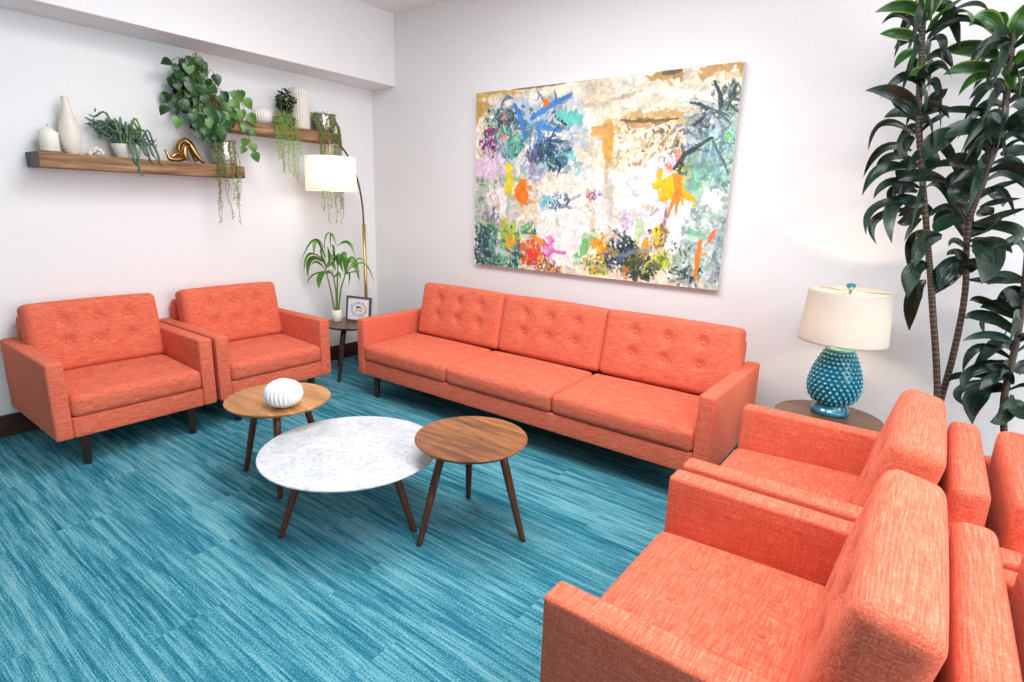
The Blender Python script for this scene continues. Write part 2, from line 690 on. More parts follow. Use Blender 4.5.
def TR(loc, rx=0, ry=0, rz=0):
    return Matrix.Translation(loc) @ Matrix.Rotation(rz, 4, 'Z') @ Matrix.Rotation(ry, 4, 'Y') @ Matrix.Rotation(rx, 4, 'X')


# ------------------------------------------------------------------ the room
XR, YF, ZC, ZS, BD = 7.6, -8.5, 2.996, 2.418, 0.325
T_ = 0.12
struct('floor', MB().box((-T_, YF - T_, -0.06), (XR + T_, T_, 0)).build('floor', M['carpet'], smooth=False))
struct('ceiling', MB().box((-T_, YF - T_, ZC), (XR + T_, T_, ZC + 0.1)).build('ceiling', M['ceiling'], smooth=False))
struct('wall_left', MB().box((-T_, YF, 0), (0, 0, ZC)).build('wall_left', M['wall'], smooth=False))
struct('wall_back', MB().box((-T_, 0, 0), (XR + T_, T_, ZC)).build('wall_back', M['wall'], smooth=False))
struct('wall_right', MB().box((XR, YF, 0), (XR + T_, 0, ZC)).build('wall_right', M['wall'], smooth=False))
struct('wall_front', MB().box((-T_, YF - T_, 0), (XR + T_, YF, ZC)).build('wall_front', M['wall'], smooth=False))
struct('trim_1', MB().box((0, YF, ZS), (BD, 0, ZC)).build('trim_1', M['wall'], smooth=False, bevel=0.006))


def baseboard(name, lo, hi, m):
    o = MB().box(lo, hi).build(name, m, smooth=False, bevel=0.004)
    return struct(name, o)


baseboard('baseboard_left', (0, YF, 0), (0.016, 0, 0.134), M['baseboard'])
baseboard('baseboard_back', (0.016, -0.016, 0), (XR, 0, 0.134), M['baseboard_x'])

# ------------------------------------------------------------------ measured shapes: paint strokes and leaf ribs
PAINT_OPS = [
 ('D',[(225,205,170),(240,226,200),(232,214,180)],(0.699,0.32),(0.14,0.131),50,(0.0262,0.07),1),
 ('D',[(246,240,228),(250,246,238),(238,228,212),(240,236,230)],(0.511,0.665),(0.203,0.221),80,(0.0385,0.0962),1),
 ('D',[(240,236,246),(247,244,250),(235,228,242)],(0.791,0.581),(0.084,0.201),70,(0.035,0.0788),1),
 ('D',[(190,215,200),(165,195,180),(210,222,214),(150,170,170),(175,200,190)],(0.933,0.586),(0.066,0.38),160,(0.0198,0.0561),1),
 ('D',[(185,200,175),(205,205,200),(215,195,200),(165,185,165)],(0.108,0.652),(0.096,0.279),120,(0.0258,0.0645),1),
 ('D',[(200,205,215),(180,200,210),(215,215,215),(150,175,185)],(0.293,0.259),(0.192,0.183),90,(0.0231,0.0655),1),
 ('P',(205,165,95),[(-0.005,-0.01),(0.19,-0.005),(0.183,0.026),(0.087,0.017),(0.024,0.034),(0.038,0.065),(0.088,0.083),(0.025,0.125),(-0.002,0.194)],0.012),
 ('S',(150,112,60),[(0.182,0.001),(0.312,0.002),(0.408,0.001)],0.0159,0.95),
 ('S',(215,185,130),[(0.433,0.003),(0.525,-0.002)],0.0122,0.7),
 ('P',(188,145,82),[(0.692,0.003),(0.813,-0.006),(0.818,0.029),(0.767,0.037),(0.724,0.033)],0.012),
 ('S',(90,80,65),[(0.759,0.009),(0.814,0.008)],0.0205,0.85),
 ('P',(195,152,92),[(0.88,-0.005),(1.003,-0.006),(0.999,0.056),(0.98,0.023),(0.933,0.025),(0.914,0.044),(0.882,0.062),(0.873,0.029)],0.012),
 ('P',(203,168,108),[(0.602,0.192),(0.657,0.174),(0.775,0.166),(0.857,0.182),(0.834,0.216),(0.718,0.228),(0.628,0.228)],0.012),
 ('S',(120,88,52),[(0.626,0.206),(0.717,0.219),(0.82,0.217)],0.0124,0.9),
 ('D',[(170,130,75),(120,100,70),(235,225,205),(90,82,72),(240,230,212),(205,170,115)],(0.782,0.318),(0.069,0.072),110,(0.0051,0.0187),1),
 ('D',[(238,228,208),(245,238,222),(190,150,95)],(0.663,0.324),(0.049,0.096),50,(0.007,0.0219),1),
 ('S',(222,168,85),[(0.581,0.217),(0.589,0.394)],0.057,0.9),
 ('S',(205,180,140),[(0.586,0.394),(0.586,0.503)],0.0274,0.8),
 ('P',(214,160,68),[(0.574,0.222),(0.615,0.234),(0.61,0.304),(0.595,0.365),(0.584,0.419)],0.012),
 ('P',(220,165,90),[(0.515,0.228),(0.587,0.223),(0.596,0.392),(0.573,0.382),(0.56,0.283),(0.524,0.272)],0.012),
 ('S',(200,190,175),[(0.596,0.503),(0.599,0.707)],0.0591,0.6),
 ('D',[(50,90,100),(90,140,150),(40,70,80),(150,170,180),(80,150,120),(120,150,190),(190,195,205),(60,120,140)],(0.158,0.231),(0.106,0.135),170,(0.008,0.028),1),
 ('D',[(200,205,205),(120,160,180),(70,110,140),(160,150,180),(225,222,215)],(0.338,0.287),(0.077,0.166),130,(0.0078,0.0273),1),
 ('D',[(25,60,85),(35,95,110),(60,140,170),(40,110,95),(120,110,150),(30,70,100)],(0.356,0.355),(0.085,0.093),130,(0.0078,0.0254),0),
 ('D',[(40,55,60),(60,85,80),(110,130,130)],(0.151,0.137),(0.053,0.049),50,(0.0068,0.0195),0),
 ('D',[(70,170,130),(100,190,150),(50,110,120)],(0.198,0.309),(0.051,0.07),45,(0.008,0.024),0),
 ('D',[(110,80,130),(80,70,110),(60,60,90)],(0.284,0.352),(0.048,0.049),35,(0.0068,0.0195),0),
 ('D',[(190,175,205),(210,205,215),(150,190,180)],(0.295,0.441),(0.048,0.039),30,(0.0097,0.0253),0),
 ('S',(170,195,220),[(0.235,0.107),(0.258,0.186)],0.0242,0.95),
 ('S',(180,200,225),[(0.173,0.063),(0.234,0.064),(0.276,0.113)],0.0159,0.95),
 ('S',(95,110,150),[(0.119,0.089),(0.149,0.034),(0.179,0.048)],0.0163,0.95),
 ('S',(70,132,206),[(0.268,0.163),(0.355,0.101),(0.43,0.059)],0.0292,0.95),
 ('S',(150,185,225),[(0.286,0.155),(0.37,0.089)],0.0087,0.7),
 ('S',(62,126,205),[(0.24,0.267),(0.212,0.133),(0.182,0.08)],0.0267,0.95),
 ('S',(75,140,210),[(0.306,0.285),(0.299,0.199),(0.351,0.222),(0.391,0.244)],0.0263,0.95),
 ('S',(70,120,190),[(0.37,0.094),(0.361,0.029)],0.0124,0.95),
 ('S',(110,120,150),[(0.315,0.078),(0.283,0.014)],0.0106,0.95),
 ('S',(40,60,80),[(0.372,0.159),(0.416,0.213)],0.0189,0.95),
 ('P',(108,204,190),[(0.372,0.14),(0.439,0.136),(0.478,0.16),(0.475,0.207),(0.431,0.221),(0.381,0.178)],0.012),
 ('P',(122,216,206),[(0.409,0.348),(0.458,0.333),(0.463,0.378),(0.427,0.394)],0.012),
 ('D',[(150,205,205),(200,220,215),(240,232,215)],(0.474,0.434),(0.036,0.038),25,(0.0076,0.0228),0),
 ('P',(240,120,40),[(0.307,0.079),(0.334,0.07),(0.345,0.1),(0.316,0.118)],0.006),
 ('S',(240,235,222),[(0.197,0.419),(0.225,0.35),(0.281,0.265)],0.0275,0.95),
 ('S',(243,238,228),[(0.321,0.248),(0.376,0.261),(0.43,0.276)],0.0319,0.95),
 ('D',[(160,30,90),(120,30,90),(190,120,190),(80,50,110),(215,190,215)],(0.06,0.301),(0.039,0.11),75,(0.0074,0.021),0),
 ('D',[(235,205,220),(225,190,215),(240,222,232)],(0.081,0.421),(0.072,0.079),60,(0.0147,0.0357),0),
 ('D',[(230,130,110),(225,150,130)],(0.143,0.156),(0.012,0.022),8,(0.008,0.016),0),
 ('D',[(235,140,100),(230,170,150)],(0.136,0.255),(0.019,0.022),10,(0.008,0.016),0),
 ('D',[(250,225,30),(235,200,60)],(0.168,0.428),(0.018,0.027),14,(0.0082,0.0184),0),
 ('D',[(170,190,160),(140,165,130),(200,205,190),(120,130,125),(215,185,178),(190,200,175)],(0.077,0.596),(0.076,0.172),150,(0.0086,0.028),1),
 ('D',[(232,200,218),(226,196,220)],(0.067,0.437),(0.074,0.047),40,(0.0126,0.0315),0),
 ('D',[(240,225,225),(245,238,232)],(0.116,0.606),(0.055,0.095),40,(0.0126,0.0357),0),
 ('P',(236,216,42),[(0.153,0.418),(0.179,0.402),(0.193,0.562),(0.169,0.596),(0.149,0.532)],0.012),
 ('S',(120,200,150),[(0.171,0.439),(0.159,0.49)],0.0118,0.95),
 ('P',(246,126,26),[(0.214,0.503),(0.254,0.484),(0.265,0.581),(0.238,0.656),(0.199,0.583)],0.012),
 ('D',[(170,180,190)],(0.23,0.546),(0.012,0.008),4,(0.0082,0.0123),0),
 ('D',[(110,120,140),(80,90,110),(170,170,180)],(0.081,0.693),(0.046,0.054),40,(0.0065,0.0172),0),
 ('D',[(40,100,85),(70,150,120),(110,190,160),(60,80,90),(30,50,60),(150,170,160),(90,140,120)],(0.121,0.873),(0.111,0.118),260,(0.0088,0.0286),1),
 ('D',[(50,70,85),(90,110,120),(30,60,65)],(0.044,0.886),(0.04,0.115),70,(0.0079,0.0225),1),
 ('D',[(200,220,50),(150,205,70),(120,190,70),(240,170,40)],(0.17,0.795),(0.047,0.081),60,(0.0086,0.0236),0),
 ('S',(225,230,215),[(0.129,0.788),(0.118,0.92)],0.0273,0.8),
 ('S',(110,200,170),[(0.14,0.863),(0.147,0.972)],0.0271,0.8),
 ('D',[(245,160,40)],(0.181,0.859),(0.016,0.026),10,(0.0086,0.0194),0),
 ('S',(230,225,220),[(0.231,0.748),(0.243,0.842)],0.0286,0.8),
 ('D',[(60,150,80),(90,180,110),(40,110,80)],(0.271,0.777),(0.031,0.052),36,(0.0084,0.021),0),
 ('D',[(245,130,40),(235,60,70),(240,90,60),(250,160,60),(215,60,90)],(0.287,0.891),(0.06,0.079),80,(0.0095,0.0273),0),
 ('D',[(225,50,70),(235,70,60)],(0.297,0.911),(0.025,0.031),20,(0.0105,0.0252),0),
 ('D',[(225,110,180),(235,150,205),(200,70,150),(240,190,220)],(0.368,0.862),(0.037,0.064),56,(0.0092,0.0246),0),
 ('S',(245,145,50),[(0.285,0.802),(0.345,0.845)],0.0276,0.95),
 ('D',[(200,110,60),(130,90,70),(235,150,70),(170,170,150),(90,70,60)],(0.336,0.964),(0.091,0.037),50,(0.0074,0.0189),1),
 ('P',(245,241,234),[(0.395,0.808),(0.432,0.705),(0.461,0.666),(0.509,0.7),(0.501,0.848),(0.473,0.941),(0.415,0.969),(0.387,0.88)],0.012),
 ('S',(242,232,212),[(0.293,0.523),(0.386,0.515),(0.473,0.499)],0.0451,0.95),
 ('D',[(100,180,190),(130,195,200),(160,205,205)],(0.341,0.615),(0.027,0.045),26,(0.008,0.022),0),
 ('D',[(70,90,130),(110,130,160),(60,110,150),(210,210,215)],(0.397,0.603),(0.048,0.049),44,(0.0068,0.0195),0),
 ('D',[(160,150,190),(140,140,170),(200,195,210)],(0.295,0.451),(0.032,0.06),26,(0.009,0.024),0),
 ('D',[(150,80,130),(210,110,60),(130,100,180)],(0.531,0.571),(0.019,0.034),22,(0.0057,0.0152),0),
 ('D',[(150,120,200)],(0.568,0.561),(0.008,0.013),7,(0.0065,0.0111),0),
 ('S',(225,190,165),[(0.546,0.66),(0.545,0.78)],0.0246,0.8),
 ('P',(120,190,112),[(0.511,0.778),(0.558,0.75),(0.534,0.874),(0.497,0.943),(0.47,0.921),(0.499,0.848)],0.012),
 ('D',[(246,152,30),(242,122,22),(250,180,50)],(0.568,0.812),(0.026,0.041),30,(0.0088,0.0214),0),
 ('D',[(225,215,60),(200,190,50),(240,160,40),(60,70,60),(180,200,70),(90,110,60)],(0.57,0.934),(0.058,0.058),90,(0.0058,0.0175),0),
 ('D',[(50,75,90),(90,110,120),(30,45,55),(140,150,155),(70,100,120),(60,70,70)],(0.661,0.849),(0.069,0.107),190,(0.0068,0.0215),0),
 ('D',[(245,150,30),(240,120,30),(235,200,60)],(0.587,0.827),(0.017,0.07),30,(0.007,0.018),0),
 ('D',[(35,55,55),(60,75,60),(90,90,50),(40,50,45),(110,120,80)],(0.736,0.918),(0.064,0.073),120,(0.0068,0.0214),0),
 ('D',[(215,130,60)],(0.682,0.955),(0.013,0.04),12,(0.006,0.014),0),
 ('P',(240,235,246),[(0.689,0.467),(0.752,0.419),(0.773,0.549),(0.737,0.596),(0.672,0.532)],0.012),
 ('D',[(200,180,215),(215,200,225),(180,160,200),(235,225,240)],(0.673,0.683),(0.029,0.049),36,(0.0076,0.0228),0),
 ('D',[(240,180,110)],(0.704,0.664),(0.011,0.017),8,(0.0057,0.0133),0),
 ('D',[(185,220,165),(210,230,180)],(0.721,0.727),(0.015,0.067),22,(0.0076,0.019),0),
 ('D',[(240,205,80),(235,180,210)],(0.745,0.623),(0.02,0.017),14,(0.0065,0.0148),0),
 ('P',(244,242,249),[(0.828,0.602),(0.888,0.582),(0.908,0.652),(0.876,0.762),(0.836,0.795),(0.812,0.767),(0.82,0.675)],0.012),
 ('D',[(240,200,30),(230,180,40),(250,215,60),(120,90,60)],(0.793,0.76),(0.029,0.061),60,(0.0065,0.0185),0),
 ('D',[(246,186,30),(240,150,40),(200,160,60)],(0.745,0.821),(0.023,0.049),40,(0.0067,0.019),0),
 ('D',[(222,226,60),(180,205,70),(110,130,60)],(0.807,0.876),(0.029,0.043),50,(0.0056,0.0167),0),
 ('S',(225,230,90),[(0.749,0.917),(0.811,0.833)],0.0069,0.95),
 ('D',[(90,50,120)],(0.76,0.736),(0.008,0.011),6,(0.0056,0.0111),0),
 ('S',(120,92,145),[(0.809,0.625),(0.806,0.703),(0.818,0.79)],0.0139,0.85),
 ('D',[(150,195,170),(120,160,150),(180,210,190),(100,130,130)],(0.931,0.478),(0.072,0.06),80,(0.0085,0.0238),1),
 ('P',(128,192,158),[(0.896,0.444),(0.917,0.478),(0.91,0.556),(0.867,0.539)],0.012),
 ('D',[(190,215,200),(212,222,216),(160,185,175),(150,160,165),(222,227,222),(170,205,185)],(0.935,0.815),(0.066,0.185),200,(0.0081,0.0252),1),
 ('D',[(150,165,175),(120,135,145),(175,185,190)],(1.0,0.786),(0.026,0.175),90,(0.007,0.021),1),
 ('P',(246,246,247),[(0.931,0.528),(0.986,0.546),(0.986,0.624),(0.957,0.63),(0.921,0.599)],0.012),
 ('P',(130,194,160),[(0.872,0.741),(0.91,0.712),(0.948,0.738),(0.937,0.762),(0.889,0.762)],0.012),
 ('D',[(130,180,150),(70,90,85),(190,215,200)],(0.873,0.845),(0.033,0.063),40,(0.0054,0.0162),1),
 ('D',[(50,65,75),(100,110,110),(180,180,170),(40,50,60)],(0.887,0.947),(0.052,0.039),70,(0.0065,0.0185),1),
 ('S',(250,130,40),[(0.931,0.773),(0.928,0.847),(0.926,0.937)],0.0231,0.95),
 ('S',(250,122,62),[(0.971,0.725),(0.957,0.774)],0.0227,0.95),
 ('S',(250,140,80),[(0.942,0.835),(0.955,0.831)],0.0091,0.95),
 ('P',(250,192,22),[(0.764,0.45),(0.779,0.433),(0.79,0.459),(0.783,0.491),(0.801,0.486),(0.819,0.464),(0.837,0.46),(0.858,0.495),(0.86,0.53),(0.908,0.588),(0.898,0.597),(0.858,0.583),(0.841,0.601),(0.821,0.584),(0.796,0.6),(0.775,0.594),(0.79,0.562),(0.785,0.535),(0.759,0.533),(0.75,0.509),(0.77,0.499)],0.004),
 ('P',(245,142,52),[(0.822,0.46),(0.841,0.465),(0.854,0.521),(0.849,0.583),(0.848,0.666),(0.838,0.651),(0.837,0.602),(0.814,0.681),(0.809,0.666),(0.824,0.593),(0.83,0.539)],0.004),
 ('D',[(240,150,90),(235,130,160)],(0.807,0.432),(0.015,0.019),14,(0.007,0.0158),0),
 ('D',[(110,130,160),(140,150,180),(80,95,110),(175,155,125),(120,150,160),(190,200,205)],(0.901,0.282),(0.058,0.072),120,(0.0072,0.0224),1),
 ('D',[(160,205,175),(120,170,150),(190,220,200),(90,130,140),(140,180,200)],(0.962,0.384),(0.048,0.116),170,(0.0072,0.0224),1),
 ('D',[(60,75,75),(120,140,130),(150,180,160),(90,110,105),(200,210,195)],(0.974,0.149),(0.033,0.074),110,(0.0062,0.0186),0),
 ('P',(120,196,112),[(0.974,0.281),(0.996,0.273),(0.994,0.319),(0.978,0.336)],0.012),
 ('S',(150,200,165),[(0.818,0.15),(0.86,0.142)],0.0119,0.95),
 ('S',(45,58,68),[(0.922,0.067),(0.948,0.146),(0.947,0.207)],0.0139,0.95),
 ('S',(60,72,82),[(0.855,0.151),(0.901,0.171),(0.949,0.201)],0.0124,0.95),
 ('S',(150,165,175),[(0.863,0.136),(0.911,0.159)],0.0081,0.95),
 ('S',(98,128,140),[(0.814,0.263),(0.871,0.212),(0.942,0.199)],0.0187,0.95),
 ('S',(142,172,192),[(0.811,0.275),(0.854,0.214)],0.0153,0.95),
 ('S',(55,62,60),[(0.868,0.251),(0.904,0.215)],0.0134,0.95),
 ('S',(50,60,66),[(0.986,0.098),(0.967,0.194)],0.0151,0.95),
 ('S',(70,80,80),[(1.001,0.207),(0.965,0.16)],0.0091,0.95),
 ('D',[(40,55,62),(90,105,112),(60,75,80)],(0.924,0.182),(0.037,0.031),36,(0.0054,0.014),0),
 ('D',[(40,45,50)],(0.924,0.078),(0.01,0.017),10,(0.0046,0.0108),0),
 ('S',(45,62,62),[(0.823,0.443),(0.854,0.376),(0.933,0.308)],0.0211,0.85),
 ('S',(120,150,150),[(0.84,0.433),(0.871,0.377),(0.935,0.328)],0.0103,0.8),
 ('S',(120,170,140),[(0.862,0.417),(0.894,0.378)],0.0172,0.7),
 ('D',[(60,80,50),(120,140,50),(200,190,50)],(0.852,0.442),(0.02,0.033),30,(0.0049,0.0132),0),
 ('D',[(230,140,170),(240,150,100)],(0.825,0.383),(0.014,0.025),16,(0.0066,0.0165),0),
 ('S',(190,215,225),[(0.946,0.258),(0.942,0.316)],0.0189,0.8),
 ('S',(150,190,190),[(0.275,0.197),(0.236,0.212),(0.205,0.256)],0.0055,0.9),
 ('S',(70,140,160),[(0.275,0.197),(0.233,0.179),(0.187,0.194)],0.0125,0.9),
 ('S',(170,195,215),[(0.275,0.197),(0.237,0.153),(0.188,0.136)],0.0126,0.9),
 ('S',(130,170,205),[(0.275,0.197),(0.256,0.153),(0.223,0.129)],0.0093,0.9),
 ('S',(170,195,215),[(0.275,0.197),(0.284,0.131),(0.309,0.089)],0.0114,0.9),
 ('S',(130,170,205),[(0.275,0.197),(0.314,0.155),(0.341,0.116)],0.0109,0.9),
 ('S',(130,170,205),[(0.275,0.197),(0.309,0.179),(0.339,0.163)],0.0084,0.9),
 ('S',(90,130,170),[(0.275,0.197),(0.311,0.202),(0.347,0.226)],0.0121,0.9),
 ('S',(90,130,170),[(0.275,0.197),(0.296,0.218),(0.318,0.246)],0.0072,0.9),
 ('S',(90,130,170),[(0.275,0.197),(0.289,0.257),(0.281,0.334)],0.0063,0.9),
 ('S',(90,130,170),[(0.275,0.197),(0.263,0.248),(0.266,0.317)],0.0122,0.9),
 ('S',(70,140,160),[(0.275,0.197),(0.254,0.219),(0.233,0.25)],0.0092,0.9),
 ('S',(45,90,120),[(0.346,0.288),(0.366,0.241),(0.382,0.206)],0.0098,0.9),
 ('S',(45,90,120),[(0.346,0.288),(0.37,0.277),(0.397,0.28)],0.0057,0.9),
 ('S',(60,70,110),[(0.346,0.288),(0.382,0.291),(0.417,0.29)],0.01,0.9),
 ('S',(150,190,200),[(0.346,0.288),(0.381,0.307),(0.41,0.351)],0.0114,0.9),
 ('S',(60,70,110),[(0.346,0.288),(0.361,0.32),(0.386,0.351)],0.0107,0.9),
 ('S',(60,70,110),[(0.346,0.288),(0.347,0.331),(0.341,0.385)],0.006,0.9),
 ('S',(110,130,140),[(0.946,0.192),(0.987,0.194),(1.026,0.193)],0.0101,0.9),
 ('S',(160,185,185),[(0.946,0.192),(0.979,0.205),(1.01,0.243)],0.0039,0.9),
 ('S',(60,75,85),[(0.946,0.192),(0.963,0.21),(0.982,0.229)],0.0059,0.9),
 ('S',(90,110,105),[(0.946,0.192),(0.961,0.224),(0.984,0.256)],0.0088,0.9),
 ('S',(110,130,140),[(0.946,0.192),(0.957,0.25),(0.962,0.322)],0.0075,0.9),
 ('S',(90,110,105),[(0.946,0.192),(0.944,0.217),(0.95,0.25)],0.0071,0.9),
 ('S',(160,185,185),[(0.946,0.192),(0.927,0.245),(0.925,0.326)],0.005,0.9),
 ('S',(110,130,140),[(0.946,0.192),(0.919,0.23),(0.909,0.303)],0.0056,0.9),
 ('S',(60,75,85),[(0.946,0.192),(0.928,0.203),(0.915,0.232)],0.0043,0.9),
 ('S',(160,185,185),[(0.946,0.192),(0.924,0.19),(0.901,0.193)],0.0057,0.9),
 ('S',(190,205,205),[(0.946,0.192),(0.916,0.176),(0.89,0.153)],0.0074,0.9),
 ('S',(190,205,205),[(0.946,0.192),(0.913,0.159),(0.879,0.141)],0.0075,0.9),
 ('S',(190,205,205),[(0.946,0.192),(0.923,0.139),(0.912,0.095)],0.0084,0.9),
 ('S',(60,75,85),[(0.946,0.192),(0.939,0.136),(0.933,0.093)],0.0097,0.9),
 ('S',(60,75,85),[(0.946,0.192),(0.945,0.157),(0.952,0.133)],0.005,0.9),
 ('S',(90,110,105),[(0.946,0.192),(0.965,0.149),(0.975,0.11)],0.0068,0.9),
 ('S',(90,110,105),[(0.946,0.192),(0.968,0.163),(0.982,0.135)],0.0077,0.9),
 ('S',(140,180,160),[(0.946,0.192),(0.966,0.179),(0.988,0.178)],0.0102,0.9),
 ('S',(90,115,125),[(0.934,0.324),(0.963,0.387),(0.992,0.468)],0.0106,0.9),
 ('S',(120,150,170),[(0.934,0.324),(0.939,0.382),(0.962,0.453)],0.0097,0.9),
 ('S',(170,205,185),[(0.934,0.324),(0.929,0.361),(0.926,0.41)],0.0107,0.9),
 ('S',(120,150,170),[(0.934,0.324),(0.91,0.373),(0.905,0.457)],0.0106,0.9),
 ('S',(170,205,185),[(0.934,0.324),(0.908,0.342),(0.878,0.363)],0.0106,0.9),
 ('S',(170,205,185),[(0.934,0.324),(0.909,0.328),(0.883,0.336)],0.0079,0.9),
 ('S',(120,150,170),[(0.934,0.324),(0.907,0.317),(0.881,0.316)],0.0061,0.9),
]
CANES = [[(4.436,-0.36,0.599),(4.336,-0.36,1.082),(4.269,-0.36,1.373),(4.164,-0.36,1.829),(4.123,-0.36,2.121),(4.097,-0.36,2.384)],[(4.449,-0.3,0.586),(4.458,-0.3,0.845),(4.45,-0.3,1.126),(4.41,-0.3,1.414),(4.429,-0.3,1.604),(4.441,-0.3,1.724),(4.457,-0.3,1.817),(4.445,-0.3,1.937),(4.433,-0.3,2.074),(4.42,-0.3,2.212)],[(4.68,-0.26,0.602),(4.669,-0.26,0.815),(4.667,-0.26,0.953),(4.65,-0.26,1.153),(4.62,-0.26,1.368)]]
